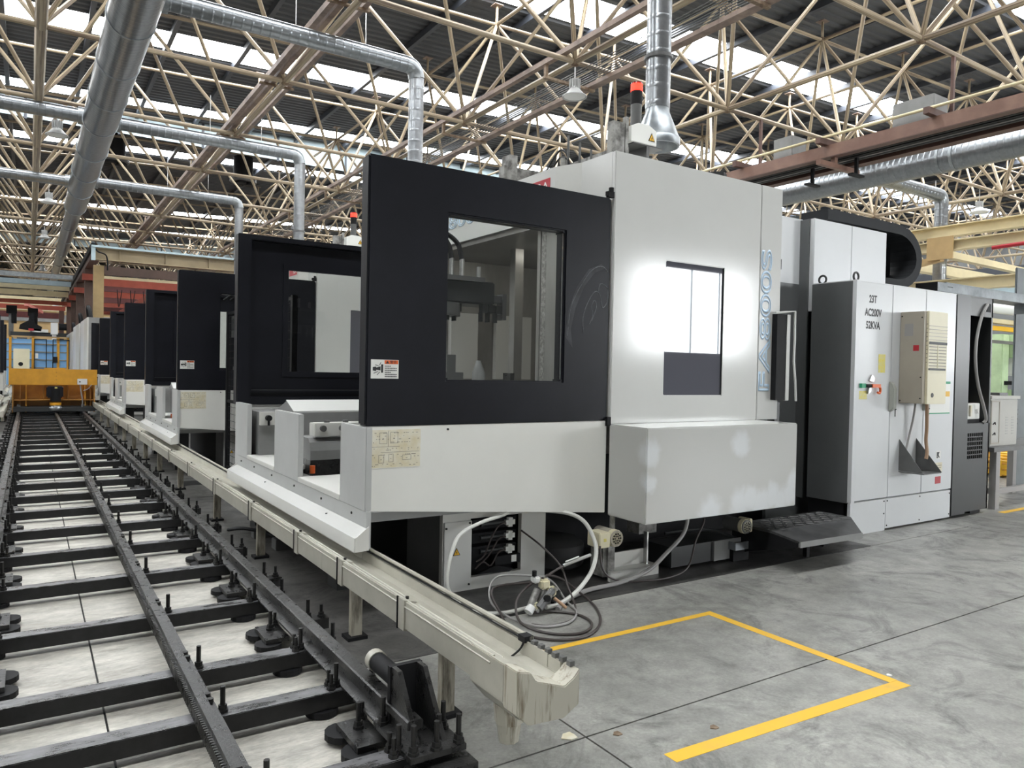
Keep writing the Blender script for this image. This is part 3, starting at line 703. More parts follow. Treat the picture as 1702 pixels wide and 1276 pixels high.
# ---------------------------------------------------------------- machining centre (nearest one built, the rest copied)
MO = (3.6, 6.2, 0)
m1 = thing('machining_center', 'nearest grey and black machining center with a bright reflection on its front', 'machine', MO, 'machining centers in the right row')
def skirt_bottom(x): return .695-(x-1.77)*.09
# near guard
ng = part('near_guard', MB().ring('y', 1.77, 3.752, 1.232, 2.945, (2.343, 3.313, 1.532, 2.638), 4.40, 4.52), 'black', m1, label='black guard wall with a square window', bev=.012)
part('window_pane', MB().box(2.345, 3.311, 4.425, 4.435, 1.534, 2.636), 'glassd', ng)
sg = part('warning_label', MB().box(1.803, 1.992, 4.3975, 4.40, 1.535, 1.655), 'label', m1, label='white crush warning sticker with orange header')
part('header', MB().box(1.895, 1.988, 4.3965, 4.3975, 1.628, 1.652), 'orange', sg)
text('header_text', '\u8b66\u544a', 'ink', sg, (1.955, 4.3962, 1.6395), .022, sx=1.1)
mb = MB().prism([(1.902, 1.631), (1.926, 1.631), (1.914, 1.649)], 'y', 4.3958, 4.3965)
def quad(mb, pts): mb.prism(pts, 'y', 4.3962, 4.3976)
for P in ([(1.872, 1.572), (1.885, 1.572), (1.885, 1.625), (1.872, 1.625)], [(1.815, 1.585), (1.838, 1.582), (1.838, 1.610), (1.815, 1.607)], [(1.838, 1.59), (1.868, 1.586), (1.868, 1.612), (1.838, 1.604)],
          [(1.83, 1.62), (1.856, 1.612), (1.857, 1.615), (1.832, 1.623)], [(1.822, 1.566), (1.852, 1.578), (1.850, 1.581), (1.82, 1.569)], [(1.846, 1.556), (1.864, 1.576), (1.861, 1.578), (1.843, 1.558)], [(1.862, 1.618), (1.872, 1.638), (1.869, 1.639), (1.859, 1.62)]): quad(mb, P)
for r in range(6):
    x = 1.898
    while x < (1.98 if r not in (2, 5) else 1.93):
        mb.box(x, x+.007, 4.3962, 4.3976, 1.545+r*.0132, 1.551+r*.0132)
        x += .0105
part('pictogram', mb, 'ink', sg, kind='stuff')
# lower white panel
lp = part('lower_panel', MB().prism([(1.772, 1.228), (3.752, 1.228), (3.752, skirt_bottom(3.752)), (1.772, skirt_bottom(1.772))], 'y', 4.402, 4.44), 'panelw', m1, label='white panel below the black guard', bev=.004)
ip = part('instruction_plate', MB().box(1.803, 2.158, 4.3995, 4.402, .965, 1.208), 'plate', m1, label='stained cream instruction plate with faint drawings')
mb = MB(); Yp = (4.3985, 4.3996)
def ln(x0, x1, z0, z1): mb.box(x0, x1, *Yp, z0, z1)
for x, z, wd, h in ((1.87, 1.118, .05, .07), (1.945, 1.12, .05, .07), (1.865, .995, .035, .05), (1.935, 1.0, .03, .05), (2.03, 1.01, .06, .03)):
    ln(x, x+wd, z, z+.0025); ln(x, x+wd, z+h, z+h+.0025); ln(x, x+.0025, z, z+h); ln(x+wd, x+wd+.0025, z, z+h); ln(x+wd*.4, x+wd*.6, z+h*.4, z+h*.5)
ln(1.812, 2.01, 1.098, 1.1005); ln(1.93, 1.9325, 1.10, 1.20); ln(1.88, 2.15, 1.062, 1.0645); ln(1.812, 1.814, 1.0, 1.19)
rr = random.Random(3)
for k in range(90):
    x = rr.uniform(1.815, 2.14); z = rr.choice([1.185, 1.165, 1.145, 1.125, 1.085, 1.075, 1.045, 1.03, .985, .975]); ln(x, x+rr.uniform(.004, .012), z, z+.004)
part('printing', mb, 'inkf', ip, kind='stuff')
part('screw', MB().cyl((2.36, 4.395, 1.20), (2.36, 4.402, 1.20), .008, 8), 'bolt', m1)
# far guard with recessed panel
fg = part('far_guard', MB().ring('y', 1.77, 3.74, 1.20, 2.945, (1.905, 3.66, 1.275, 2.89), 7.85, 7.99), 'black', m1, label='black far guard wall with recessed panel', bev=.008)
pn = part('recessed_panel', MB().ring('y', 1.90, 3.67, 1.27, 2.895, (2.30, 3.24, 1.545, 2.62), 7.915, 7.955), 'black', fg)
part('window_trim', MB().ring('y', 2.245, 3.29, 1.49, 2.685, (2.30, 3.24, 1.545, 2.62), 7.905, 7.915), 'black', fg)
part('window_pane', MB().box(2.302, 3.238, 7.93, 7.938, 1.547, 2.618), 'glassd', fg)
part('rail_strip', MB().box(1.93, 3.6, 7.88, 7.90, 1.345, 1.353), 'dark', fg)
part('far_lower_panel', MB().prism([(1.79, 1.198), (3.74, 1.198), (3.74, .52), (1.79, .60)], 'y', 7.87, 7.91), 'panel', m1)
# skirt facing the track: three uprights, sill, apron
def upright(y0, y1, lab=None):
    mb = MB().prism([(y0, 1.227), (y1, 1.227), (y1, .74), (y0, .74)], 'x', 1.77, 1.775)
    part('upright', MB().box(1.768, 1.81, y0, y1, .70, 1.227), 'panelg', m1, bev=.004)
upright(4.37, 4.825); upright(5.755, 6.43); upright(7.37, 7.868)
part('skirt_panel', MB().box(1.771, 1.80, 4.345, 7.885, .468, .70), 'panelg', m1, bev=.003)
for y0, y1 in ((4.825, 5.755), (6.43, 7.37)): part('sill', MB().box(1.766, 2.30, y0, y1, .70, .738), 'panel', m1, bev=.003)
ap = part('apron', MB().prism([(1.771, .590), (1.683, .549), (1.681, .466), (1.677, .466), (1.678, .553), (1.771, .597)], 'y', 4.31, 7.80), 'white', m1, label='white sloping drip apron over the gutter')
for y in (4.31, 7.79): part('apron_end', MB().prism([(1.683, .553), (1.771, .62), (1.771, .47), (1.681, .466)], 'y', y-.006, y), 'panel', m1)
for y in (4.6, 5.2, 5.85, 6.5, 7.1, 7.6): part('screw', MB().cyl((1.764, y, .655), (1.771, y, .655), .009, 6), 'bolt', m1)
for y in (5.0, 6.6): part('screw', MB().cyl((1.74, y, .58), (1.74, y, .587), .008, 6), 'bolt', m1)
# pallet station inside the guards
ps = part('pallet_box', MB().prism([(6.55, .70), (7.80, .70), (7.80, 1.16), (7.62, 1.16), (7.30, 1.262), (7.06, 1.165), (6.98, 1.165), (6.98, .95), (6.55, .95)], 'x', 2.12, 3.7), 'grey', m1)
part('box_cover', MB().prism([(7.30, 1.264), (7.05, 1.167), (7.05, 1.175), (7.30, 1.272)], 'x', 2.115, 3.7), 'white', m1, label='bright sloping cover')
part('rear_step', MB().box(1.86, 2.5, 7.3, 7.84, .70, 1.155), 'grey', m1)
part('rear_bracket', MB().box(1.86, 2.0, 7.25, 7.30, 1.03, 1.155), 'panel', m1)
part('rear_knob', MB().cyl((1.93, 7.20, 1.10), (1.93, 7.26, 1.10), .028, 14).cyl((1.93, 7.22, 1.10), (1.93, 7.22, 1.03), .012, 8), 'blackm', m1, smooth=True)
cb = part('clamp_bar', MB().box(2.06, 2.7, 6.25, 6.40, 1.0, 1.115), 'panel', m1, bev=.006)
for x in (2.13, 2.30, 2.48): part('knob', MB().cyl((x, 6.22, 1.07), (x, 6.255, 1.07), .027, 14), 'dgrey', cb, smooth=True)
for x in (2.19, 2.36, 2.54): part('knob', MB().cyl((x, 6.32, 1.113), (x, 6.32, 1.135), .026, 14), 'dgrey', cb, smooth=True)
part('drum_cover', MB().prism([(6.30, .985), (6.26, .95), (6.235, .88), (6.235, .80), (6.30, .80), (6.5, .80), (6.5, .985)], 'x', 2.02, 2.9), 'grey', m1)
part('machined_block', MB().box(2.04, 2.85, 6.28, 6.52, .64, .80), 'steel', m1, bev=.01)
part('pallet_floor', MB().box(1.82, 3.7, 4.5, 7.8, .60, .66), 'grey', m1)
part('orange_plug', MB().cyl((1.93, 5.90, .738), (1.93, 5.90, .80), .022, 12), 'orange', m1, smooth=True)
pal = part('pallet', MB().box(2.55, 3.55, 5.0, 6.15, 1.18, 1.36), 'dgrey', m1, bev=.01)
part('pallet_column', MB().box(2.75, 3.35, 5.2, 5.9, .66, 1.18), 'dark', m1)
fx = part('fixture', MB().box(2.80, 3.42, 5.55, 5.85, 2.17, 2.37), 'dark', m1, bev=.012)
part('fixture_top', MB().box(2.78, 3.30, 5.52, 5.88, 2.36, 2.40), 'dgrey', fx); part('stud', MB().cyl((3.28, 5.6, 2.39), (3.28, 5.6, 2.50), .018, 10), 'bright', fx)
for x, y in ((2.98, 5.56), (3.08, 5.62), (3.30, 5.54), (3.38, 5.56), (3.48, 5.60)):
    part('clamp_claw', MB().box(x-.03, x+.03, y-.03, y+.03, 2.10, 2.17).box(x-.035, x-.02, y-.03, y+.03, 2.02, 2.10), 'dark', fx)
part('clamp_arm', MB().box(3.40, 3.56, 5.6, 5.66, 2.20, 2.26).box(3.52, 3.56, 5.58, 5.68, 2.05, 2.28), 'dgrey', fx)
part('turning_disc', MB().cyl((2.93, 5.7, 2.17), (2.93, 5.7, 2.06), .2, 24), 'dgrey', fx, smooth=True)
part('upright_post', MB().box(2.86, 2.98, 5.62, 5.80, 1.36, 2.10), 'blackm', fx)
for x in (3.02, 3.12):
    part('coolant_hose', MB().tube([(x-.35, 5.75, 2.66), (x-.18, 5.7, 2.78), (x-.03, 5.66, 2.70), (x, 5.62, 2.55)], .022, 10), 'blackm', fx, smooth=True)
    part('hose_fitting', MB().cyl((x, 5.62, 2.40), (x, 5.62, 2.56), .02, 10), 'bright', fx, smooth=True)
cl = part('workpiece', MB().box(2.90, 3.42, 5.45, 5.75, 1.36, 1.46), 'steel', pal)
part('bottle', MB().lathe([(.05, 0), (.055, .02), (.055, .22), (.03, .28), (.02, .32), (.001, .32)], (3.12, 5.3, 1.36), 14), 'grey', pal, smooth=True)
part('valve_block', MB().box(2.74, 2.92, 5.2, 5.36, 1.36, 1.58).box(2.78, 2.86, 5.22, 5.3, 1.58, 1.72), 'dgrey', pal)
part('end_clamp', MB().box(3.44, 3.54, 5.4, 5.52, 1.36, 1.50).box(3.50, 3.54, 5.4, 5.52, 1.50, 1.58), 'steel', pal)
# white body seen above and right of the guard
fp = part('front_panel', MB().ring('y', 3.765, 5.482, 1.205, 3.31, (4.328, 5.012, 1.428, 2.520), 4.38, 4.42), 'white', m1, label='glossy white front panel with a dark window', bev=.006)
part('front_window', MB().box(4.326, 5.014, 4.388, 4.40, 1.426, 2.522), 'winglass', fp)
part('window_edge', MB().box(5.004, 5.013, 4.3795, 4.39, 1.43, 2.52), 'blackm', fp)
sp = part('front_strip', MB().box(5.488, 5.775, 4.38, 4.42, 1.205, 3.31), 'white', m1, bev=.004)
text('letters', 'FA800S', 'blue', sp, (5.578, 4.3785, 2.093), .20, rot=math.pi/2, outline=.006, sx=2.10, label='pale blue outlined lettering')
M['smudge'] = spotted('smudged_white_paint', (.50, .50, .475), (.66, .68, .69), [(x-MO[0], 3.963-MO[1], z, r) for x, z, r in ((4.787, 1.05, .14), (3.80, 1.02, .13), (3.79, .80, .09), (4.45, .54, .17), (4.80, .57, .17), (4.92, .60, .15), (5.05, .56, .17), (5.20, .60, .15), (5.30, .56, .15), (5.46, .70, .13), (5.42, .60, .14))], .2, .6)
bx = part('front_box', MB().box(3.762, 5.502, 3.963, 4.385, .498, 1.204), 'smudge', m1, label='white box projecting below the front window', bev=.008)
part('left_panel', MB().box(3.765, 3.80, 4.42, 4.80, 1.205, 3.31), 'white', m1)
part('angled_panel', MB().prism([(3.768, 4.80), (3.668, 5.03), (3.70, 5.03), (3.80, 4.80)], 'z', 2.90, 3.31), 'panel', m1)
hd = part('header_panel', MB().box(3.668, 3.72, 5.03, 8.35, 2.90, 3.31), 'white', m1)
text('letters', 'FA800S', 'blue', hd, (3.6665, 6.75, 3.12), .19, facing='-x', outline=.006, sx=1.9, label='pale blue outlined lettering')
lg = part('logo_plate', MB().box(3.665, 3.668, 5.10, 5.52, 3.11, 3.235), 'redc', m1, label='red plate with white lettering')
text('logo_letters', 'RA', 'label', lg, (3.6640, 5.21, 3.168), .105, facing='-x', sx=1.3)
part('header_soffit', MB().box(3.70, 5.6, 4.85, 8.3, 2.85, 2.90), 'chamber', m1)
wl = part('chamber_fill_light', MB().box(4.3, 5.2, 6.0, 6.1, 2.81, 2.85), 'work', m1, label='added fill strip inside the work chamber')  # unseen glowing strip added to brighten the chamber behind the guard window
ck = part('chamber_wall', MB().box(3.77, 3.81, 4.80, 5.36, 1.0, 2.90), 'chamber', m1)
part('dried_streak', MB().box(3.7685, 3.77, 5.28, 5.345, 1.36, 2.88), 'streak', ck, label='vertical dried coolant streak')
part('chamber_jamb', MB().box(3.76, 3.86, 5.355, 5.40, 1.0, 2.90), 'chamber', m1)
part('chamber_back', MB().box(5.60, 5.64, 4.5, 8.3, 1.0, 2.90), 'chamber', m1)
part('chamber_side', MB().box(3.8, 5.6, 7.5, 7.55, 1.0, 2.90), 'chamber', m1)
part('chamber_front', MB().box(3.8, 5.6, 4.50, 4.53, 1.0, 2.90), 'chamber', m1)
part('chamber_floor', MB().box(3.8, 5.6, 4.5, 7.5, .96, 1.0), 'chamber', m1)
part('inner_column', MB().box(4.15, 4.25, 6.35, 6.45, 1.0, 2.85), 'chamber', m1)
part('spindle_door', MB().box(4.6, 5.1, 7.42, 7.49, 1.5, 2.25), 'panel', m1); part('spindle_door', MB().box(4.0, 4.35, 7.42, 7.49, 1.5, 2.25), 'panel', m1)
part('far_column', MB().box(3.70, 3.82, 7.5, 8.3, 1.0, 2.90), 'chamber', m1)
part('roof_plate', MB().prism([(3.80, 4.42), (5.775, 4.42), (5.775, 8.3), (3.72, 8.3), (3.72, 5.06), (3.81, 4.84)], 'z', 3.27, 3.295), 'panel', m1)
part('rear_wall', MB().box(3.70, 5.775, 8.3, 8.34, .4, 3.305), 'panel', m1)
part('hinge', MB().cyl((3.735, 4.39, 2.985), (3.735, 4.39, 3.02), .02, 8).cyl((3.70, 4.39, 2.955), (3.70, 4.39, 2.985), .018, 8).box(3.70, 3.76, 4.38, 4.41, 2.945, 2.99), 'blackm', m1)
part('seam_bracket', MB().box(3.735, 3.77, 4.375, 4.40, 1.19, 1.26), 'blackm', m1)
# operator door recess
part('door_post', MB().box(5.79, 5.95, 4.70, 4.75, .4, 2.75), 'blackm', m1)
dr = part('operator_door', MB().box(5.665, 5.80, 4.32, 4.375, 1.385, 2.165), 'blackm', m1, label='black operator door edge')
part('handle', MB().tube([(5.62, 4.31, 2.17), (5.76, 4.31, 2.185), (5.90, 4.31, 2.20), (5.905, 4.31, 1.95), (5.90, 4.31, 1.74), (5.93, 4.31, 1.55), (5.945, 4.31, 1.375)], .011, 8, smooth=False).box(5.80, 5.845, 4.315, 4.335, 1.38, 2.165), 'white', dr, label='long white bent handle')
part('door_track', MB().box(5.79, 5.86, 4.42, 4.50, .70, 1.36), 'dark', m1)
part('recess_panel', MB().box(5.775, 6.44, 5.06, 5.10, 2.88, 3.30), 'cool', m1); part('recess_panel', MB().box(6.52, 7.05, 5.06, 5.10, 2.60, 3.30), 'cool', m1)
part('recess_gap', MB().box(6.44, 6.52, 5.07, 5.11, .3, 3.30), 'dark', m1)
part('recess_dark_panel', MB().box(6.52, 8.89, 5.06, 5.10, .0, 2.60), 'cabside', m1); part('recess_dark_panel', MB().box(5.775, 6.44, 5.07, 5.11, .25, 2.88), 'blackm', m1)
part('door_switch', MB().box(6.40, 6.58, 4.98, 5.05, 2.71, 2.83), 'blackm', m1, bev=.008)
part('top_clutter', MB().box(5.9, 6.9, 5.3, 5.8, 3.30, 3.42).box(6.0, 6.4, 5.4, 5.7, 3.42, 3.56), 'dgrey', m1)
# tool store block and cable chain behind the cabinet
part('tool_store', MB().box(7.0, 7.675, 4.90, 6.4, 2.3, 3.293), 'cool', m1, bev=.005); part('tool_store', MB().box(7.68, 8.365, 4.90, 6.4, 2.3, 3.293), 'cool', m1, bev=.005)
part('tool_store_side', MB().box(6.98, 7.0, 4.95, 6.4, .3, 3.29), 'cabside', m1)
arc = [(9.05+.56*math.cos(a), 3.12+.40*math.sin(a)) for a in [math.pi/2-i*math.pi/14 for i in range(15)]]; arc2 = [(9.05+.43*math.cos(a), 3.12+.28*math.sin(a)) for a in [-math.pi/2+i*math.pi/14 for i in range(15)]]
part('cable_chain', MB().prism([(7.6, 3.52)]+arc+[(8.6, 2.72), (8.6, 2.84)]+arc2+[(7.6, 3.40)], 'y', 5.15, 5.5), 'chain', m1, label='black curved cable chain')
part('chain_back', MB().box(8.3, 9.4, 5.45, 5.52, 2.86, 3.42), 'blackm', m1)
part('rear_body', MB().box(6.6, 9.0, 6.4, 8.3, .3, 2.9), 'panel', m1)
# base and the things built in under the body
part('bed', MB().box(2.6, 6.9, 5.25, 8.2, .0, .95), 'blackm', m1)
part('support_column', MB().box(1.86, 2.05, 5.1, 5.3, 0, .62), 'dark', m1); part('support_column', MB().box(1.86, 2.05, 7.4, 7.6, 0, .62), 'dark', m1)
vb = part('valve_cabinet', MB().ring('y', 2.47, 3.37, .0, .60, (2.70, 3.145, .09, .52), 4.655, 4.70), 'panel', m1, label='white cabinet of pneumatic valves under the guard')
part('cabinet_side', MB().box(2.47, 2.49, 4.70, 5.24, .0, .60), 'dgrey', vb); part('cabinet_side', MB().box(3.35, 3.37, 4.70, 5.24, .0, .60), 'grey', vb); part('cabinet_back', MB().box(2.49, 3.35, 4.80, 4.84, .02, .60), 'blackm', vb)
part('cover_plate', MB().box(2.475, 2.70, 4.635, 4.655, .02, .51), 'white', m1, label='white cover plate with a yellow warning triangle', bev=.003)
tri = part('warning_triangle', MB().prism([(2.545, .27), (2.605, .27), (2.575, .325)], 'y', 4.632, 4.635), 'ink', m1)
part('triangle_face', MB().prism([(2.552, .274), (2.598, .274), (2.575, .317)], 'y', 4.6305, 4.632), 'sign', tri); part('flash', MB().prism([(2.571, .278), (2.581, .292), (2.575, .292), (2.580, .306), (2.569, .290), (2.575, .290)], 'y', 4.6295, 4.6305), 'ink', tri)
for x, z in ((2.488, .47), (2.68, .495), (2.488, .04), (2.68, .05)): part('screw', MB().cyl((x, 4.628, z), (x, 4.636, z), .008, 8), 'bolt', m1)
for k, z in enumerate((.46, .36, .26)):
    vv = part('valve', MB().box(2.74, 3.13, 4.70, 4.80, z-.035, z+.035), 'blackm', vb, bev=.005)
    part('valve_body', MB().cyl((2.80, 4.69, z), (3.0, 4.69, z), .02, 12), 'dark', vb, smooth=True)
    part('connector', MB().box(3.01, 3.09, 4.66, 4.69, z-.018, z+.018).box(3.032, 3.068, 4.66, 4.69, z-.034, z+.034), 'label', vb, label='white cross shaped connector')
part('regulator', MB().box(2.92, 3.14, 4.66, 4.72, .15, .215), 'blackm', vb); part('tag', MB().box(3.06, 3.105, 4.655, 4.66, .16, .21), 'label', vb)
part('lever', MB().prism([(2.75, .12), (3.02, .10), (3.06, .12), (2.9, .16)], 'y', 4.62, 4.65), 'blackm', vb)
for k, (a, b) in enumerate((((3.0, .46), (2.75, .2)), ((3.0, .36), (2.76, .17)), ((3.0, .26), (2.74, .15)))):
    part('cable', MB().tube([(a[0], 4.65, a[1]), (a[0]-.08, 4.62, a[1]-.005), (a[0]-.15, 4.61, a[1]-.09), (b[0]+.05, 4.62, b[1]+.05), (b[0], 4.65, b[1])], .006, 6), 'hoseb', vb, smooth=True)
def motor(x, y, z, s=1., side=1):
    mo = part('pump_motor', MB().cyl((x, y, z), (x, y+.22, z), .062*s, 20), 'beiged' if side > 0 else 'dgrey', m1, label='small beige fan cooled motor', smooth=True)
    part('fan_cover', MB().lathe([(.001, 0), (.05*s, 0), (.066*s, .012), (.066*s, .05), (.06*s, .05)], (0, 0, 0), 20), 'beige', mo, smooth=40)
    o = kids(mo)[-1]
    o.data.transform(Matrix.Translation(Vector(WL[mo.name]))); o.data.transform(Matrix.Translation(Vector((x, y, z))-WL[mo.name]) @ Matrix.Rotation(-math.pi/2, 4, 'X'))
    mb = MB()
    for ring_, n, rr_ in ((.018, 6, .006), (.036, 10, .0075)):
        for k in range(n):
            a = 2*math.pi*k/n; mb.cyl((x+ring_*s*math.cos(a), y-.002, z+ring_*s*math.sin(a)), (x+ring_*s*math.cos(a), y+.001, z+ring_*s*math.sin(a)), rr_*s, 8)
    part('vent_holes', mb, 'blackm', mo, kind='stuff')
    tb = part('terminal_box', MB().box(x-.17*s, x-.065*s, y+.0, y+.15, z-.06*s, z+.055*s) if side > 0 else MB().box(x+.065*s, x+.10*s, y+.02, y+.15, z-.06*s, z+.06*s), 'beige', mo, bev=.006)
    if side > 0: part('sticker', MB().box(x-.13, x-.105, y-.001, y, z-.012, z+.012), 'signy', mo)
motor(3.775, 4.28, .335)
motor(5.115, 4.15, .318, .95, -1)
part('motor_stand', MB().box(3.70, 3.735, 4.35, 4.5, .03, .29).box(3.735, 3.80, 4.33, 4.37, .03, .29), 'dirt', m1)
part('stand_pipe', MB().cyl((3.83, 4.40, .0), (3.83, 4.40, .50), .022, 10), 'dirt', m1, smooth=True)
part('drip_plate', MB().box(3.735, 4.24, 4.30, 4.33, .0, .075).box(3.735, 4.24, 4.30, 4.45, .06, .075), 'panel', m1, label='white drip plate on the floor')
part('drip_plate', MB().box(3.82, 4.17, 4.40, 4.42, .075, .19), 'panel', m1)
part('drip_post', MB().box(4.165, 4.18, 4.36, 4.40, .05, .33), 'bright', m1)
part('sump_box', MB().box(4.885, 5.222, 4.30, 4.32, .02, .188), 'grey', m1); part('sump_channel', MB().box(4.40, 5.222, 4.32, 4.6, .02, .185), 'dark', m1)
part('sump_pipe', MB().tube([(4.5, 4.5, .26), (4.8, 4.4, .28), (5.0, 4.35, .25), (5.15, 4.33, .19)], .014, 8), 'dark', m1, smooth=True)
part('green_drum', MB().lathe([(.001, 0), (.24, 0), (.26, .02), (.26, .18), (.2, .22), (.001, .22)], (3.66, 4.95, .01), 20), 'floor0', m1, smooth=True)
part('inner_pump', MB().box(4.3, 4.5, 4.6, 4.75, .25, .34).cyl((4.4, 4.65, .34), (4.4, 4.65, .46), .05, 14), 'dirt', m1)
# things bolted on top
tp = part('roof_post', MB().box(4.245, 4.375, 4.98, 5.06, 3.295, 3.80), 'dirt', m1); part('roof_post', MB().box(4.385, 4.42, 4.98, 5.02, 3.295, 3.86), 'dirt', m1)
part('roof_rail', MB().box(4.38, 4.48, 5.04, 7.4, 3.52, 3.62), 'dirt', m1); part('roof_rail', MB().box(3.9, 4.4, 6.2, 6.3, 3.30, 3.62), 'dirt', m1); part('roof_post', MB().box(3.93, 4.02, 6.15, 6.3, 3.30, 3.72), 'dirt', m1)
part('roof_valve', MB().box(4.0, 4.3, 5.4, 5.6, 3.30, 3.42).cyl((4.1, 5.5, 3.42), (4.1, 5.5, 3.56), .03, 10), 'dirt', m1)
for k in range(5):
    part('cable', MB().tube([(4.0+k*.09, 5.3+k*.1, 3.31), (4.0+k*.09, 5.3+k*.1, 3.5), (4.05+k*.08, 5.5+k*.1, 3.62-.03*k), (4.15+k*.05, 5.9, 3.5), (4.2, 6.2, 3.55)], .009, 6), 'blackm', m1, smooth=True)
for k in range(3): part('rod', MB().cyl((4.0+k*.13, 5.3, 3.31), (4.0+k*.13, 5.3, 3.70-k*.04), .012, 6), 'dgrey', m1)
cone_ = part('roof_motor', MB().cyl((6.0, 5.4, 3.56), (6.0, 5.4, 3.70), .12, 8), 'dark', m1)
st = part('signal_stand', MB().box(4.66, 4.69, 5.0, 5.25, 3.30, 3.66).box(4.50, 4.86, 5.0, 5.25, 3.655, 3.665), 'dgrey', m1)
sb = part('signal_box', MB().prism([(4.46, 3.665), (4.77, 3.665), (4.77, 3.80), (4.68, 3.84), (4.55, 3.84), (4.46, 3.80)], 'y', 4.99, 5.24), 'label', m1, label='white junction box with a warning triangle', bev=.004)
tri = part('warning_triangle', MB().prism([(4.665, 3.70), (4.745, 3.70), (4.705, 3.775)], 'y', 4.986, 4.99), 'ink', sb)
part('triangle_face', MB().prism([(4.675, 3.706), (4.735, 3.706), (4.705, 3.763)], 'y', 4.984, 4.986), 'sign', sb); part('flash', MB().prism([(4.70, 3.71), (4.714, 3.73), (4.707, 3.73), (4.713, 3.748), (4.697, 3.727), (4.705, 3.727)], 'y', 4.982, 4.984), 'ink', sb)
tw = part('signal_tower', MB().cyl((4.63, 5.12, 3.835), (4.63, 5.12, 4.05), .05, 20), 'dgrey', m1, label='signal tower with red lens at its top', smooth=True)
part('dark_lens', MB().cyl((4.63, 5.12, 4.05), (4.63, 5.12, 4.17), .052, 20), 'blackm', tw, smooth=True)
lit = part('red_lens', MB().cyl((4.63, 5.12, 4.17), (4.63, 5.12, 4.235), .054, 20), 'redl', tw, label='lit red lens', smooth=True)
part('tower_cap', MB().lathe([(.054, 0), (.05, .014), (.001, .018)], (4.63, 5.12, 4.235), 20), 'redd', tw, smooth=True)

# ---------------------------------------------------------------- copies of the machine down the row and across the track
PY = 7.05
for k, lab in enumerate(('second machining center in the right row, seen behind the mesh fence', 'third machining center in the right row', 'fourth machining center in the right row, beside the yellow cart')):
    copy_tree(m1, (MO[0], MO[1]+PY*(k+1), 0), 0, lab)
mc = copy_tree(m1, (-2.54, 24.6, 0), math.pi, 'machining center at the left edge of the picture, nearer one'); mc['group'] = 'machining centers in the left row'
mc = copy_tree(m1, (-2.54, 24.6+PY, 0), math.pi, 'machining center at the left edge of the picture, farther one'); mc['group'] = 'machining centers in the left row'

# dried coolant swirl on the nearest machine's guard only
mb = MB()
for P in ([(3.348, 1.87), (3.376, 2.082), (3.463, 2.246), (3.57, 2.376), (3.67, 2.413), (3.725, 2.374)], [(3.50, 1.895), (3.492, 2.01), (3.537, 2.13), (3.604, 2.216), (3.658, 2.187), (3.68, 2.10), (3.72, 2.14), (3.728, 2.245), (3.656, 2.28), (3.635, 2.22)], [(3.575, 1.99), (3.60, 2.046), (3.62, 2.108), (3.60, 2.148), (3.57, 2.10), (3.586, 2.037), (3.555, 1.966)]):
    mb.tube([(x, 4.4, z) for x, z in P], .0035, 6, 4)
part('dried_smear', mb, 'smear', ng, label='pale swirl of dried coolant')
part('dried_smear', MB().prism([(3.33, 1.86), (3.35, 2.05), (3.43, 2.24), (3.54, 2.38), (3.66, 2.43), (3.70, 2.40), (3.60, 2.36), (3.50, 2.25), (3.42, 2.08), (3.38, 1.92), (3.40, 1.78)], 'y', 4.3994, 4.40), 'smearf', ng)

# ---------------------------------------------------------------- electrical cabinet
ec = thing('electrical_cabinet', 'white electrical cabinet with stencilled power rating and three doors', 'cabinet', (7.9, 4.6, 0))
part('body', MB().box(6.93, 8.9, 4.39, 4.86, .33, 2.575), 'cabside', ec)
part('front_edge', MB().box(6.928, 6.985, 4.352, 4.395, .338, 2.582), 'cool', ec)
part('top_cover', MB().box(6.93, 8.9, 4.36, 4.86, 2.575, 2.585), 'cool', ec)
d1 = part('door', MB().box(6.992, 7.588, 4.36, 4.39, .352, 2.576), 'cool', ec, bev=.004)
d2 = part('door', MB().box(7.596, 8.245, 4.36, 4.39, .352, 2.576), 'cool', ec, bev=.004)
d3 = part('door', MB().box(8.253, 8.895, 4.36, 4.39, .352, 2.576), 'cool', ec, bev=.004)
part('skirt', MB().box(6.94, 7.57, 4.365, 4.40, .0, .335), 'cool', ec, bev=.002); part('skirt', MB().box(7.575, 8.895, 4.365, 4.40, .02, .335), 'cool', ec, bev=.002)
part('plinth', MB().box(6.96, 8.9, 4.45, 4.86, .03, .33), 'blackm', ec)
for x, z in ((7.54, .31), (7.60, .31), (7.54, .18), (7.60, .05), (8.24, .31), (8.24, .05), (8.87, .30), (8.87, .06)): part('screw', MB().cyl((x, 4.36, z), (x, 4.366, z), .008, 6), 'bolt', ec)
for x, y in ((7.0, 4.41), (6.99, 4.78)):
    pts = [(x+.0, y+.042*math.sin(a), 2.625+.042*math.cos(a)) for a in [i*math.pi/8 for i in range(17)]]
    if y < 4.5: pts = [(x+.042*math.sin(a), y, 2.625+.042*math.cos(a)) for a in [i*math.pi/8 for i in range(17)]]
    part('lifting_eye', MB().tube(pts, .011, 8, smooth=False).cyl((x, y, 2.575), (x, y, 2.59), .02, 10), 'dark', ec, smooth=True)
for i, (s, z) in enumerate((('23T', 2.405), ('AC200V', 2.268), ('52KVA', 2.138))):
    text('stencil', s, 'ink', d1, (7.228+.01*(i > 0), 4.3592, z), .105, sx=.80, bold=.0032)
ys_ = part('sticker', MB().box(7.357, 7.478, 4.358, 4.36, 1.66, 1.85), 'signy', d1, label='tall yellow warning sticker'); part('sticker', MB().box(7.03, 7.165, 4.358, 4.36, 1.385, 1.468), 'signy', d1, label='small yellow sticker')
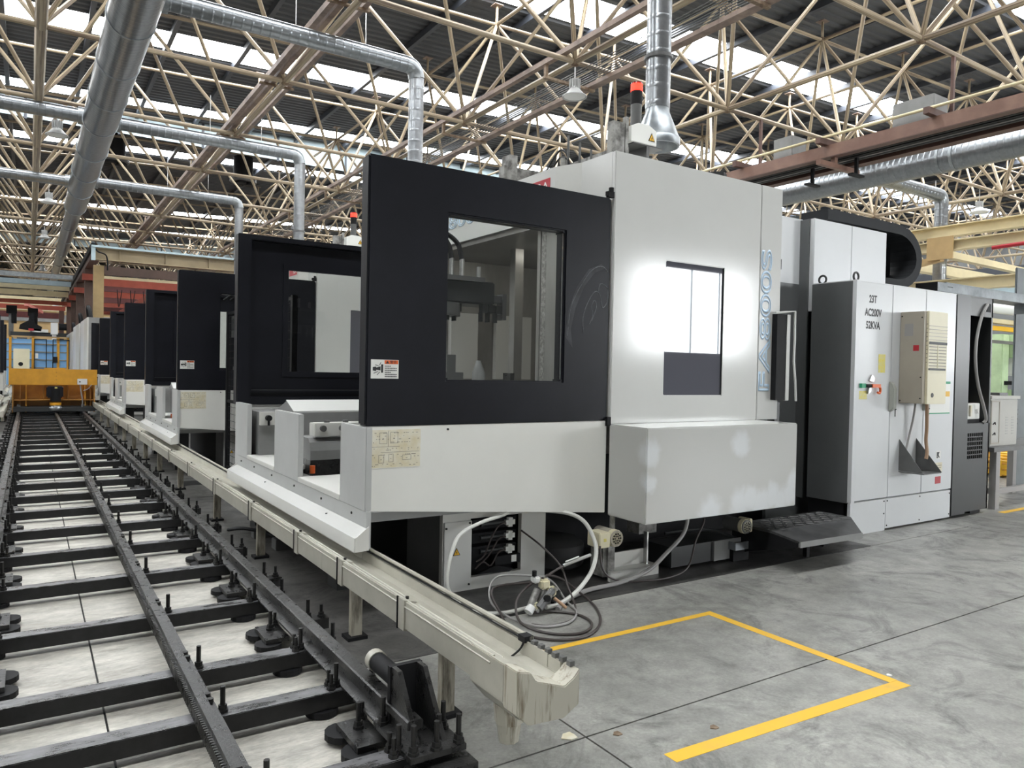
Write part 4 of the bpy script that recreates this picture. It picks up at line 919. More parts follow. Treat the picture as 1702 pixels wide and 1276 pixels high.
sw = part('main_switch', MB().box(7.03, 7.10, 4.33, 4.36, 1.50, 1.545), 'green', d1, label='green and red isolator switch'); part('switch_shaft', MB().cyl((7.10, 4.335, 1.522), (7.20, 4.335, 1.522), .018, 10), 'blackm', sw, smooth=True)
part('switch_lever', MB().box(7.19, 7.33, 4.31, 4.34, 1.505, 1.54).tube([(7.30, 4.325, 1.52), (7.345, 4.325, 1.50), (7.34, 4.325, 1.45), (7.30, 4.325, 1.455)], .012, 8), 'orange', sw)
part('switch_plate', MB().prism([(7.18, 1.575), (7.25, 1.56), (7.27, 1.60), (7.22, 1.635)], 'y', 4.34, 4.36).prism([(7.15, 1.44), (7.20, 1.46), (7.21, 1.52), (7.17, 1.51)], 'y', 4.335, 4.36), 'bright', sw)
for dd, x in ((d2, 7.59), (d3, 8.255)):
    z0, z1 = (1.25, 1.57) if x < 8 else (1.25, 1.45)
    h = part('handle', MB().prism([(4.362, z0), (4.315, z0+.03), (4.305, z0+.05), (4.305, z1-.08), (4.33, z1-.02), (4.362, z1)], 'x', x-.03, x+.035), 'handle', dd, bev=.006)
    part('key', MB().box(x+.04, x+.075, 4.33, 4.345, z0+.02, z0+.035).box(x+.06, x+.07, 4.335, 4.34, z0-.05, z0+.02), 'blackm', h)
gs = part('energy_label', MB().box(8.36, 8.81, 4.358, 4.36, 1.215, 1.58), 'label', d3, label='white and green energy sticker behind the cooler')
part('green_band', MB().box(8.60, 8.81, 4.357, 4.358, 1.553, 1.58).box(8.36, 8.81, 4.357, 4.358, 1.215, 1.228), 'green', gs); part('orange_band', MB().box(8.62, 8.80, 4.357, 4.358, 1.41, 1.468), 'sign', gs)
sl = part('sticker', MB().box(8.54, 8.645, 4.358, 4.36, .705, .795), 'label', d3, label='small pictogram sticker'); part('pictogram', MB().prism([(8.56, .715), (8.585, .715), (8.58, .75), (8.60, .72), (8.625, .72), (8.60, .755), (8.62, .785), (8.56, .785)], 'y', 4.357, 4.358), 'ink', sl)
sl = part('sticker', MB().box(8.515, 8.685, 4.358, 4.36, .56, .665), 'plate', d3)
part('print_lines', MB().box(8.53, 8.67, 4.357, 4.358, .63, .636).box(8.53, 8.66, 4.357, 4.358, .605, .611).box(8.53, 8.64, 4.357, 4.358, .58, .586), 'inkf', sl, kind='stuff')
part('red_label', MB().box(8.54, 8.66, 4.358, 4.36, .428, .508), 'redc', d3, label='red label')
bk = part('document_shelf', MB().prism([(4.36, .62), (4.36, .955), (4.10, .62)], 'x', 7.79, 7.798), 'dgrey', d2, label='grey steel shelf bracket on the cabinet door')
part('shelf_side', MB().prism([(4.36, .615), (4.36, .955), (4.08, .615)], 'x', 8.125, 8.133), 'dgrey', bk); part('shelf_base', MB().box(7.79, 8.133, 4.09, 4.36, .605, .615), 'dgrey', bk)
# cooler hung on the cabinet
ac = thing('cabinet_cooler', 'beige louvred cooling unit hung on the cabinet doors', 'air conditioner', (7.95, 4.2, 1.35))
part('housing', MB().box(7.745, 8.175, 4.11, 4.358, 1.345, 2.305), 'beiged', ac, bev=.004)
fc = part('front_cover', MB().box(7.80, 8.178, 4.088, 4.112, 1.342, 2.308), 'beige', ac, label='cream plastic louvred front', bev=.006)
part('front_cover_side', MB().box(7.798, 7.802, 4.088, 4.16, 1.342, 2.308), 'beige', ac)
for k in range(5): part('louvre', MB().box(7.81, 8.17, 4.083, 4.088, 2.155-k*.036, 2.160-k*.036), 'beiged', fc)
part('air_slot', MB().box(7.815, 8.165, 4.082, 4.088, 1.965, 1.992), 'ink', fc); part('air_slot', MB().box(7.815, 8.145, 4.082, 4.088, 1.695, 1.716), 'ink', fc)
for k in range(7):
    z = 1.935-k*.033
    for a, b in ((7.82, 7.975), (8.0, 8.155)): part('louvre_gap', MB().box(a, b, 4.085, 4.0885, z, z+.009), 'inkf', fc)
part('grille', MB().box(7.985, 7.995, 4.084, 4.088, 1.72, 1.96), 'beige', fc)
for k in range(10): part('side_slot', MB().box(7.7965, 7.798, 4.095, 4.15, 2.17-k*.044, 2.178-k*.044), 'inkf', ac)
part('cable_hole', MB().cyl((7.90, 4.084, 1.435), (7.90, 4.089, 1.435), .024, 16), 'ink', fc)
part('grey_plate', MB().box(7.743, 7.745, 4.22, 4.31, 2.05, 2.18), 'hoseg', ac); part('red_sticker', MB().box(7.743, 7.745, 4.155, 4.215, 1.895, 1.955), 'redc', ac, label='dark red sticker')
for y, z in ((4.34, 1.37), (4.13, 1.40), (4.34, 2.26), (4.13, 2.24), (4.13, 1.62)): part('screw', MB().cyl((7.741, y, z), (7.746, y, z), .008, 6), 'bolt', ac)
part('drain_pipe', MB().tube([(8.02, 4.2, 1.345), (8.03, 4.2, 1.1), (8.06, 4.22, .95), (8.05, 4.2, .82), (8.03, 4.2, .75)], .018, 8), 'copper', ac, smooth=True)
part('grey_cable', MB().tube([(7.98, 4.3, 1.345), (7.98, 4.32, 1.18), (7.93, 4.33, 1.0), (7.86, 4.33, .80)], .011, 8), 'hoseg', ac, smooth=True)
# dark cabinet at the right end
dc = thing('lubrication_cabinet', 'dark grey open fronted cabinet with a white oil tank, right of the white cabinet', 'cabinet', (9.35, 4.7, 0))
part('left_panel', MB().box(8.905, 9.225, 4.355, 4.40, .03, 2.583), 'dark', dc, bev=.006)
part('side_wall', MB().box(8.905, 8.93, 4.40, 5.1, .03, 2.58), 'dark', dc); part('right_wall', MB().box(9.735, 9.765, 4.36, 5.1, .05, 2.585), 'dark', dc)
part('back_wall', MB().box(8.93, 9.735, 5.06, 5.1, .05, 2.58), 'black', dc)
part('top_plate', MB().box(8.905, 9.765, 4.36, 5.1, 2.57, 2.588), 'dgrey', dc); part('head_panel', MB().box(9.225, 9.765, 4.36, 4.39, 2.36, 2.575), 'dgrey', dc)
part('head_notch', MB().box(9.60, 9.70, 4.355, 4.36, 2.42, 2.52), 'blackm', dc)
part('shelf', MB().box(8.93, 9.735, 4.39, 5.06, 1.06, 1.09), 'dark', dc)
GX = [9.225, 9.745]
gr_ = part('lower_panel', MB().ring('y', 9.225, 9.762, .05, 1.088, (9.235, 9.60, .66, .985), 4.36, 4.385), 'dark', dc)
for k in range(9): part('grille_bar', MB().box(9.235+k*.0455, 9.245+k*.0455, 4.36, 4.38, .66, .985) if k < 9 else MB(), 'dark', gr_)
for k in range(7): part('grille_bar', MB().box(9.235, 9.60, 4.361, 4.379, .66+k*.0525, .671+k*.0525), 'dark', gr_)
part('grille_back', MB().box(9.235, 9.60, 4.44, 4.45, .62, 1.0), 'blackm', dc)
tk = part('oil_tank', MB().box(9.225, 9.645, 4.42, 4.75, 1.135, 1.325), 'label', dc, label='white oil tank marked 15L', bev=.006)
text('tank_text', '15L', 'inkf', tk, (9.565, 4.4185, 1.225), .075, sx=.9)
part('tank_handle', MB().box(9.385, 9.415, 4.40, 4.42, 1.17, 1.30), 'plate', tk); part('tank_foot', MB().box(9.225, 9.66, 4.43, 4.75, 1.09, 1.135), 'blackm', tk)
part('filler_cap', MB().cyl((9.40, 4.55, 1.325), (9.40, 4.55, 1.375), .04, 14).box(9.40, 9.50, 4.52, 4.58, 1.335, 1.385), 'sign', tk, label='orange filler cap')
part('tank_cap', MB().cyl((9.29, 4.5, 1.325), (9.29, 4.5, 1.36), .04, 14), 'blackm', tk)
part('oil_reservoir', MB().prism([(9.26, 1.40), (9.43, 1.40), (9.46, 1.68), (9.24, 1.68)], 'y', 4.5, 4.65), 'dark', dc)
part('steel_tube', MB().cyl((9.36, 4.52, 1.68), (9.38, 4.52, 2.22), .014, 8).cyl((9.44, 4.52, 1.7), (9.44, 4.52, 2.18), .02, 8), 'dgrey', dc); part('hook', MB().tube([(9.36, 4.5, 2.1), (9.33, 4.5, 2.2), (9.40, 4.5, 2.28), (9.46, 4.5, 2.18), (9.42, 4.5, 2.08)], .014, 8), 'dgrey', dc, smooth=True)
part('grey_conduit', MB().tube([(9.66, 4.40, 2.48), (9.573, 4.34, 2.499), (9.45, 4.34, 2.363), (9.345, 4.34, 2.109), (9.33, 4.34, 1.825), (9.41, 4.34, 1.543), (9.562, 4.34, 1.292), (9.63, 4.34, 1.14), (9.60, 4.36, 1.09)], .018, 10), 'hoseg', dc, smooth=True)
fo = part('foot', MB().cyl((9.60, 4.55, .0), (9.60, 4.55, .05), .02, 8), 'bolt', dc); part('foot_block', MB().box(9.48, 9.72, 4.42, 4.62, 0, .04), 'blackm', fo)
part('foot', MB().box(7.3, 7.55, 4.5, 4.7, .0, .03), 'blackm', ec)
# step platform
sp_ = thing('step_platform', 'dark chequered steel step in front of the operator door', 'step', (5.8, 4.0, 0))
SP = [(5.22, 3.72), (6.04, 3.69), (6.40, 4.02), (6.40, 4.36), (5.22, 4.36)]
part('tread_plate', MB().prism([(5.22, 3.98), (6.36, 3.98), (6.42, 4.03), (6.42, 4.36), (5.22, 4.36)], 'z', .285, .305), 'tread', sp_)
part('sloped_tread', MB().add([(5.24, 3.72, .262), (6.05, 3.69, .262), (6.42, 4.03, .305), (5.22, 3.98, .305), (5.24, 3.72, .245), (6.05, 3.69, .245), (6.42, 4.03, .285), (5.22, 3.98, .285)], [(0, 1, 2, 3), (7, 6, 5, 4), (0, 4, 5, 1), (1, 5, 6, 2), (2, 6, 7, 3), (3, 7, 4, 0)]), 'tread', sp_)
part('front_lip', MB().add([(5.238, 3.715, .262), (6.055, 3.685, .262), (6.055, 3.685, .215), (5.238, 3.715, .215), (5.24, 3.735, .262), (6.055, 3.705, .262), (6.055, 3.705, .215), (5.24, 3.735, .215)], [(0, 1, 2, 3), (7, 6, 5, 4), (0, 4, 5, 1), (1, 5, 6, 2), (2, 6, 7, 3), (3, 7, 4, 0)]), 'grey', sp_)
mb = MB()
for i in range(17):
    for j in range(5):
        x = 5.27+i*.066; y = 4.03+j*.066
        a = .025; s_ = 1 if (i+j) % 2 else -1
        mb.add([(x-a, y-a*s_-.006, .305), (x+a, y+a*s_-.006, .305), (x+a, y+a*s_+.006, .305), (x-a, y-a*s_+.006, .305), (x-a*.7, y-a*s_*.7, .3105), (x+a*.7, y+a*s_*.7, .3105)], [(0, 1, 5, 4), (2, 3, 4, 5), (1, 2, 5), (3, 0, 4)])
part('tread_ribs', mb, 'dgrey', sp_, kind='stuff')
part('side_plate', MB().prism([(3.74, .215), (4.40, .03), (4.40, .285), (3.98, .285), (3.74, .25)], 'x', 5.225, 5.24), 'blackm', sp_)
part('support_leg', MB().box(5.24, 5.30, 4.30, 4.38, 0, .285), 'blackm', sp_); part('support_leg', MB().box(6.30, 6.38, 4.22, 4.32, 0, .285), 'blackm', sp_); part('support_leg', MB().box(5.80, 5.84, 4.05, 4.09, 0, .285), 'blackm', sp_)
part('rear_frame', MB().box(5.3, 6.35, 4.36, 4.42, .03, .285), 'blackm', sp_)
t = thing('oil_pan', 'small steel pan of brown oil beside the step', 'pan', (5.20, 4.30, .10))
part('pan', MB().ring('z', 5.06, 5.30, 4.22, 4.42, (5.075, 5.285, 4.235, 4.405), .105, .17), 'galvp', t); part('oil', MB().box(5.07, 5.29, 4.23, 4.41, .105, .155), 'brownoil', t)
part('pan_stand', MB().box(5.08, 5.28, 4.26, 4.40, 0, .105), 'blackm', t)

# ---------------------------------------------------------------- hoses, air unit and gun on the floor
def hose(name, pts, r, m, lab, cat='hose', group=None): return solo(name, MB().tube(pts, r, 8, 6), m, lab, cat, group, smooth=True)
hose('air_hose', [(3.25, 4.5, .56), (3.386, 4.386, .545), (3.479, 4.321, .489), (3.516, 4.257, .389), (3.5, 4.193, .293), (3.417, 4.129, .185), (3.274, 4.064, .104), (3.129, 4.02, .05), (3.0, 4.0, .022), (2.90, 3.98, .03)], .0155, 'hose', 'thick white air hose curving out below the guard corner')
hose('air_hose', [(2.95, 4.5, .60), (2.849, 4.44, .574), (2.624, 4.38, .55), (2.426, 4.33, .491), (2.33, 4.28, .356), (2.30, 4.26, .196), (2.36, 4.25, .09), (2.43, 4.22, .022), (2.50, 4.11, .018), (2.62, 4.05, .018), (2.77, 4.03, .03), (2.80, 4.02, .04)], .013, 'hose', 'white air hose looping across the valve cabinet cover')
hose('drain_conduit', [(4.56, 4.34, .50), (4.535, 4.28, .44), (4.47, 4.26, .306), (4.271, 4.24, .18), (4.05, 4.22, .07), (3.75, 4.20, .022), (3.40, 4.17, .02), (3.10, 4.04, .02), (2.96, 3.93, .02)], .0165, 'hoseg', 'long grey conduit lying from under the white box to the air unit')
hose('cable', [(4.75, 4.4, .47), (4.72, 4.27, .40), (4.55, 4.2, .25), (4.45, 4.18, .06), (4.25, 4.15, .012), (4.0, 4.16, .012), (3.75, 4.22, .03), (3.62, 4.25, .12), (3.60, 4.27, .30)], .008, 'hoseb', 'dark motor cable drooping to the floor beside the drip plate', 'cable')
fr = thing('air_unit', 'dirty white air filter regulator lying in the coiled hoses', 'air regulator', (2.85, 4.0, 0))
part('filter_body', MB().cyl((2.755, 3.96, .05), (2.84, 4.0, .15), .026, 12), 'dirt', fr, smooth=True); part('regulator_body', MB().cyl((2.85, 3.98, .07), (2.93, 4.01, .17), .024, 12), 'dirt', fr, smooth=True)
part('regulator_head', MB().box(2.86, 2.93, 3.97, 4.03, .15, .215), 'beige', fr, bev=.012); part('regulator_head', MB().box(2.82, 2.87, 4.0, 4.06, .19, .235), 'lampw', fr, bev=.01)
part('valve_plate', MB().box(2.90, 2.97, 3.95, 4.0, .10, .165), 'beige', fr, bev=.012); part('valve_plate', MB().box(2.77, 2.84, 3.93, 3.97, .03, .085), 'beige', fr, bev=.012)
part('body_block', MB().cyl((2.80, 3.93, .05), (2.94, 3.97, .14), .03, 8), 'dgrey', fr); part('port_ring', MB().cyl((2.855, 3.90, .115), (2.862, 3.925, .112), .022, 12), 'blackm', fr, smooth=True)
part('bowl', MB().cyl((2.735, 3.95, .03), (2.77, 3.96, .06), .03, 12), 'lampw', fr, smooth=True)
for k in range(4): part('screw_boss', MB().cyl((2.79+k*.05, 3.915, .04+k*.04), (2.79+k*.05, 3.94, .04+k*.04), .011, 8), 'bright', fr)
part('knob', MB().cyl((2.835, 4.03, .235), (2.835, 4.03, .27), .016, 12), 'blackm', fr, smooth=True); part('knob_stem', MB().cyl((2.835, 4.03, .20), (2.835, 4.03, .236), .006, 8), 'dgrey', fr)
part('brass_fitting', MB().cyl((2.93, 3.93, .10), (3.0, 3.89, .035), .011, 10), 'copper', fr, smooth=True)
part('dark_fitting', MB().cyl((2.99, 4.02, .03), (3.05, 4.05, .10), .02, 10), 'blackm', fr, smooth=True)
g_ = [(2.88, 4.06, .18), (2.62, 4.2, .14), (2.56, 4.0, .03), (2.50, 3.75, .01), (2.60, 3.53, .01), (2.80, 3.46, .01), (3.03, 3.58, .01), (3.22, 3.84, .01), (3.30, 4.12, .03), (3.20, 4.20, .12), (3.0, 4.10, .2), (2.88, 4.0, .22)]
hose('air_line', g_, .0085, 'hoseb', 'widest dark loop of the coiled air line on the floor', 'hose')
hose('air_line', [(3.38, 4.2, .245), (3.2, 4.2, .215), (3.0, 4.12, .19), (2.80, 4.06, .16), (2.66, 3.98, .10), (2.60, 3.83, .02), (2.66, 3.62, .01), (2.83, 3.52, .01), (3.0, 3.62, .01), (3.03, 3.80, .01), (2.90, 3.95, .01), (2.75, 3.97, .012)], .0085, 'hoseb', 'dark air line running from the air gun into the coil', 'hose')
hose('air_line', [(2.90, 4.0, .23), (2.70, 4.25, .2), (2.60, 4.22, .10), (2.58, 4.05, .03), (2.66, 3.76, .012), (2.86, 3.70, .012), (3.05, 3.84, .012), (3.10, 4.02, .03), (3.02, 4.05, .15), (2.93, 4.02, .21)], .0075, 'hoseg', 'thin grey loop of the coiled air line', 'hose')
hose('air_line', [(3.12, 4.62, .40), (3.20, 4.45, .30), (3.22, 4.25, .2), (3.16, 4.08, .1), (3.10, 3.92, .02), (2.95, 3.75, .01), (2.75, 3.72, .01), (2.66, 3.80, .01)], .007, 'hoseb', 'dark cable slanting down from the valve cabinet', 'hose')
t = thing('air_gun', 'slim steel air gun pointing up out of the coiled hose', 'air gun', (3.3, 4.2, .23))
part('barrel', MB().cyl((3.20, 4.2, .218), (3.45, 4.2, .266), .014, 10), 'bright', t, smooth=True); part('trigger', MB().cyl((3.22, 4.195, .245), (3.34, 4.195, .268), .006, 8), 'lampw', t, smooth=True)

# ---------------------------------------------------------------- painted floor markings
t = thing('floor_marking', 'yellow painted rectangle on the grey floor right of the gutter spout', 'floor marking', (3, 2.8, 0))
for p in ([(2.1, 3.40), (3.8095, 3.385), (3.8095, 3.435), (2.1, 3.45)], [(3.81, 2.1445), (3.875, 2.1415), (3.875, 3.435), (3.81, 3.435)], [(2.25, 2.15), (3.87, 2.065), (3.87, 2.14), (2.25, 2.225)]): part('line', MB().prism(p, 'z', .0, .0015), 'line', t)
t = thing('floor_line', 'faded yellow aisle line on the floor by the steel table', 'floor marking', (12, 4.3, 0))
part('line', MB().box(9.9, 16, 4.22, 4.30, 0, .0015), 'line', t)
for x, y, r, lab in ((2.0, 2.55, .035, 'pale paint chip on the floor below the spout'), (2.62, 2.28, .02, 'small dark lump on the floor near the painted line'), (2.2, 2.46, .02, 'reddish scrap lying on the floor joint'), (3.9, 2.2, .015, 'tiny white scrap on the floor right of the painted corner')):
    solo('scrap', MB().prism([(x+r*math.cos(a)*(1.3 if k % 2 else .8), y+r*math.sin(a)) for k, a in enumerate([i*1.047 for i in range(6)])], 'z', .0, .004), {.035: 'plate', .02: 'node', .015: 'label'}[r], lab, 'debris')

# loose blocks under the gutter
for x, y, wd, d_, hgt, lab in ((1.93, 6.45, .26, .14, .10, 'grey steel block on the floor behind the second gutter post'), (1.86, 7.0, .22, .12, .10, 'grey steel block farther along under the gutter'), (1.80, 10.5, .3, .2, .06, 'flat block under the gutter by the third machine')):
    solo('steel_block', MB().box(x-wd/2, x+wd/2, y, y+d_, 0, hgt), 'dgrey', lab, 'block', bev=.004)
hose('cable', [(1.5, 6.9, .13), (1.6, 6.75, .16), (1.75, 6.65, .13), (1.85, 6.55, .10), (2.1, 6.5, .2)], .015, 'blackm', 'black cable arching over the blocks under the gutter', 'cable')

# ---------------------------------------------------------------- mesh fence between the first two machines
t = thing('mesh_fence', 'black wire mesh safety fence between the first two machines', 'fence', (2.43, 10, 0))
FX = 2.43
part('post', MB().box(FX-.03, FX+.03, 11.27, 11.33, 0, 2.38), 'blackm', t); part('post', MB().box(FX-.03, FX+.03, 8.1, 8.16, 0, 2.38), 'blackm', t)
part('frame_rail', MB().box(FX-.018, FX+.018, 8.16, 11.27, 2.33, 2.37), 'blackm', t); part('frame_rail', MB().box(FX-.018, FX+.018, 8.16, 11.27, 1.06, 1.10), 'blackm', t); part('frame_rail', MB().box(FX-.018, FX+.018, 8.16, 11.27, .10, .14), 'blackm', t)
mb = MB(); y = 8.2
while y < 11.27: mb.box(FX-.002, FX+.002, y, y+.005, .14, 2.33); y += .06
z = .2
while z < 2.33: mb.box(FX-.002, FX+.002, 8.16, 11.27, z, z+.004); z += .1
part('wire_mesh', mb, 'blackm', t, kind='stuff')

# ---------------------------------------------------------------- yellow transfer cart at the far end of the track
t = thing('transfer_cart', 'yellow rail transfer cart standing across the far end of the track', 'cart', (.6, 24.5, 0))
yc = 24.
part('front_panel', MB().box(-.43, 1.615, yc, yc+.04, .955, 1.395), 'yellow', t, bev=.006)
part('top_rail', MB().box(.35, .85, yc+.04, yc+.3, 1.38, 1.42), 'yellow', t)
part('body_back', MB().box(-.38, 1.57, yc+.55, yc+.6, .2, .95), 'rust', t); part('mid_shelf', MB().box(-.38, 1.57, yc+.2, yc+.55, .52, .545), 'rust', t)
for x in (-.38, 1.54): part('side_plate', MB().box(x, x+.03, yc+.04, yc+.6, .2, .955), 'rust', t)
for x in (-.22, -.08, .33, .92, 1.33, 1.46): part('rib', MB().box(x, x+.03, yc+.3, yc+.55, .545 if x in (.33, .92) else .2, .95), 'yellow' if x in (-.08, 1.33) else 'rust', t)
part('base_beam', MB().box(-.36, 1.58, yc+.02, yc+.10, .225, .34), 'dark', t)
part('chassis', MB().box(-.38, 1.57, yc+.10, yc+2.4, .24, .36), 'dark', t); part('deck', MB().box(-.4, 1.6, yc+.6, yc+2.4, .95, 1.0), 'yellow', t); part('rear_panel', MB().box(-.4, 1.6, yc+2.36, yc+2.4, .36, .95), 'yellow', t)
mo = part('drive_motor', MB().cyl((.62, yc+.1, .50), (.62, yc+.1, .86), .13, 20), 'blackm', t, label='black vertical drive motor', smooth=True)
part('motor_cowl', MB().box(.40, .80, yc+.02, yc+.2, .60, .92), 'black', mo, bev=.03); part('motor_tag', MB().box(.595, .655, yc-.005, yc+.02, .80, .90), 'signy', mo)
part('gearbox', MB().lathe([(.16, 0), (.18, .06), (.13, .10), (.11, .16), (.001, .18)], (.62, yc+.08, .26), 18), 'galvp', t, smooth=True); part('gear_flange', MB().cyl((.62, yc+.08, .40), (.62, yc+.08, .47), .14, 18), 'yellow', t, smooth=True)
cb = part('control_box', MB().box(1.13, 1.37, yc-.06, yc, .975, 1.135), 'lampw', t, label='white control box', bev=.006); part('box_button', MB().cyl((1.19, yc-.065, 1.05), (1.19, yc-.06, 1.05), .02, 10), 'blackm', cb)
part('cable', MB().tube([(1.20, yc-.02, .975), (1.22, yc-.01, .8), (1.26, yc-.01, .5), (1.24, yc+.1, .25)], .016, 8), 'hoseg', t, smooth=True); part('cable', MB().tube([(1.48, yc, .97), (1.40, yc-.02, .86), (1.28, yc-.02, .80)], .012, 8), 'hoseg', t, smooth=True)
for x in (-.235, 1.285):
    for y in (24.3, 26.1): part('wheel', MB().cyl((x-.04, y, .318), (x+.04, y, .318), .1, 16), 'dgrey', t, smooth=True)
for k in range(4): part('rivet', MB().cyl((.63, yc-.004, 1.0+k*.1), (.63, yc, 1.0+k*.1), .012, 6), 'rust', t)

# ---------------------------------------------------------------- far end of the aisle
# pale machines beyond the fourth
for k, (y0, y1, z1) in enumerate(((31.2, 35.5, 3.25), (36.5, 41.6, 3.25), (42.5, 49.4, 3.1))):
    lab = ('pale grey machine beyond the black machines, nearest of three', 'pale grey machine beyond the black machines, middle of three', 'pale grey machine beyond the black machines, farthest of three')[k]
    t = thing('enclosed_machine', lab, 'machine', (3.5, y0, 0), 'pale grey machines at the far end of the right row')
    part('side_panel', MB().box(1.77, 1.81, y0, (y0+y1)/2-.02, .25, z1), 'panel', t); part('side_panel', MB().box(1.77, 1.81, (y0+y1)/2+.02, y1, .25, z1), 'cool', t)
    part('front_panel', MB().box(1.81, 5.5, y0, y0+.05, .25, z1), 'grey', t); part('base', MB().box(1.9, 5.5, y0+.1, y1, 0, .25), 'dark', t); part('roof_panel', MB().box(1.81, 5.5, y0+.05, y1, z1-.05, z1), 'grey', t)
    part('cable_loop', MB().tube([(1.9, y0+.3, z1), (1.85, y0+.5, z1+.35), (1.84, y0+1.0, z1+.4), (1.9, y0+1.4, z1)], .07, 8), 'blackm', t, smooth=True)
# gantry with cream beam, tan column and brown columns
t = thing('loader_gantry', 'tall tan and brown loader gantry over the far machines', 'gantry', (4, 45, 0))
part('head_beam', MB().prism([(35.8, 5.93), (36.2, 5.93), (36.2, 5.98), (36.02, 5.98), (36.02, 6.40), (36.2, 6.40), (36.2, 6.44), (35.8, 6.44), (35.8, 6.40), (35.98, 6.40), (35.98, 5.98), (35.8, 5.98)], 'x', 2.3, 12), 'headcream', t, label='cream head beam')
for x in (3.2, 5.0, 6.8, 8.6): part('stiffener', MB().box(x, x+.03, 35.82, 35.98, 5.98, 6.40), 'headcream', t)
part('top_trim', MB().box(2.15, 12, 35.7, 36.2, 6.44, 6.52), 'curtain', t); part('corner_plate', MB().box(2.15, 2.3, 35.75, 36.0, 5.9, 6.5), 'curtain', t)
part('column', MB().box(2.25, 2.64, 36, 36.35, 0, 5.72), 'oldtan', t, label='tan front column')
part('second_beam', MB().box(2.64, 12, 36.1, 36.3, 5.35, 5.72), 'browncol', t)
part('runway', MB().box(2.25, 2.62, 36.3, 72, 6.2, 6.42), 'brownd', t); part('cable_chain', MB().box(2.16, 2.34, 36, 72, 6.42, 6.66), 'blackm', t); part('cable_loop', MB().tube([(2.3, 35.9, 6.4), (2.4, 35.7, 6.25), (2.7, 35.7, 6.1), (2.75, 35.75, 5.5)], .03, 8), 'blackm', t, smooth=True)
for y in (41.85, 49.8, 56., 63.): part('column', MB().box(2.25, 2.75, y, y+.35, 0, 6.2), 'browncol', t); part('bracket', MB().box(2.12, 2.75, y-.3, y, 5.6, 5.9), 'redb', t)
for k, y in enumerate((37.5, 40, 43.5, 47, 50.5, 54, 57.5)): part('trolley_rail', MB().box(2.7, 14, y, y+.22, 5.0-.02*k, 5.32-.02*k), 'redb' if k % 2 == 0 else 'maroon', t)
for k, y in enumerate((42, 49, 56)): part('cross_beam', MB().box(2.7, 14, y, y+.25, 5.55, 5.9), 'cream', t)
for k in range(5):
    x = 3.4+k*.55; part('hanging_cable', MB().tube([(x, 39, 5.0), (x+.08, 39, 4.2), (x+.2, 39, 5.0)], .02, 6), 'blackm', t, smooth=True)
part('longways_rail', MB().box(4.8, 5.0, 37, 60, 4.7, 4.95), 'redb', t)
# red and cream beams across the aisle
t = thing('overhead_crane', 'red and cream overhead rails crossing the far aisle', 'crane', (0, 58, 6))
for y, z0, z1, m_ in ((52., 6.12, 6.4, 'curtain'), (54, 6.02, 6.42, 'cream'), (56, 5.78, 6.1, 'cream'), (57, 5.30, 5.55, 'redb'), (60, 5.12, 5.42, 'redb'), (62, 4.65, 5.05, 'maroon'), (50, 6.35, 6.6, 'galvp')):
    part('rail', MB().box(-8, 2.08, y, y+.25, z0, z1), m_, t)
part('slant_rail', MB().add([(-.3, 58, 5.2), (-.1, 58, 5.2), (.75, 58, 4.75), (.55, 58, 4.75), (-.3, 58.2, 5.4), (-.1, 58.2, 5.4), (.75, 58.2, 4.95), (.55, 58.2, 4.95)], [(0, 1, 2, 3), (7, 6, 5, 4), (0, 4, 5, 1), (1, 5, 6, 2), (2, 6, 7, 3), (3, 7, 4, 0)]), 'redb', t)
for x in (-6., 1.7): part('column', MB().box(x, x+.3, 60, 60.3, 0, 5.12), 'brownd', t)
for x, y, lab in ((-.95, 55., 'left grey hoist column above the blue fence'), (.15, 57., 'right grey hoist column above the blue fence')):
    q = thing('hoist', lab, 'hoist', (x, y, 0), 'hoists hanging over the far aisle')
    part('mast', MB().box(x-.13, x+.13, y, y+.2, 0, 5.0), 'grey', q); part('trolley', MB().box(x-.25, x+.3, y-.2, y, 4.5, 5.0), 'blackm', q); part('chain_bag', MB().cyl((x+.15, y-.1, 3.9), (x+.15, y-.1, 4.5), .14, 10), 'blackm', q, smooth=True)
# robot and machinery behind the blue fence
t = thing('gantry_robot', 'dark machinery silhouetted above the blue fence', 'machine', (0, 50, 0))
part('arm', MB().prism([(-.5, 3.4), (.55, 3.3), (.6, 3.55), (.25, 3.75), (.2, 4.3), (.0, 4.3), (-.05, 3.9), (-.45, 3.65)], 'y', 50, 50.4), 'blackm', t); part('beam', MB().box(-.9, 1.9, 50.2, 50.5, 2.95, 3.25), 'dark', t); part('pedestal', MB().box(-.6, -.1, 50.1, 50.6, 0, 2.95), 'dgrey', t)
part('motor', MB().cyl((1.4, 50, 3.6), (1.8, 50, 3.6), .2, 12), 'blackm', t, smooth=True); part('rail_box', MB().box(.1, .9, 50.0, 50.3, 3.25, 3.42), 'label', t); part('red_box', MB().box(-.05, .2, 49.9, 50.1, 3.32, 3.45), 'redc', t)
solo('pale_box', MB().box(.98, 1.32, 48.2, 48.5, 3.1, 3.75).box(1.05, 1.25, 48.3, 48.45, 0, 3.1), 'lampw', 'pale control box on a stand above the blue fence', 'control box', bev=.01)
t = thing('blue_fence', 'yellow framed fence with pale blue panels behind the cart', 'fence', (.4, 45, 0))
for a, b in ((-2.6, -.85), (-.8, .10), (.22, 1.18), (1.30, 1.63)): part('panel', MB().box(a, b, 45.02, 45.05, .4, 2.72), 'bluef', t)
for x in (-.86, .10, 1.2, 1.63): part('post', MB().box(x, x+.11, 44.95, 45.06, 0, 2.85), 'yellow', t)
part('top_rail', MB().box(-2.6, 1.74, 44.95, 45.06, 2.80, 2.88), 'tan', t)
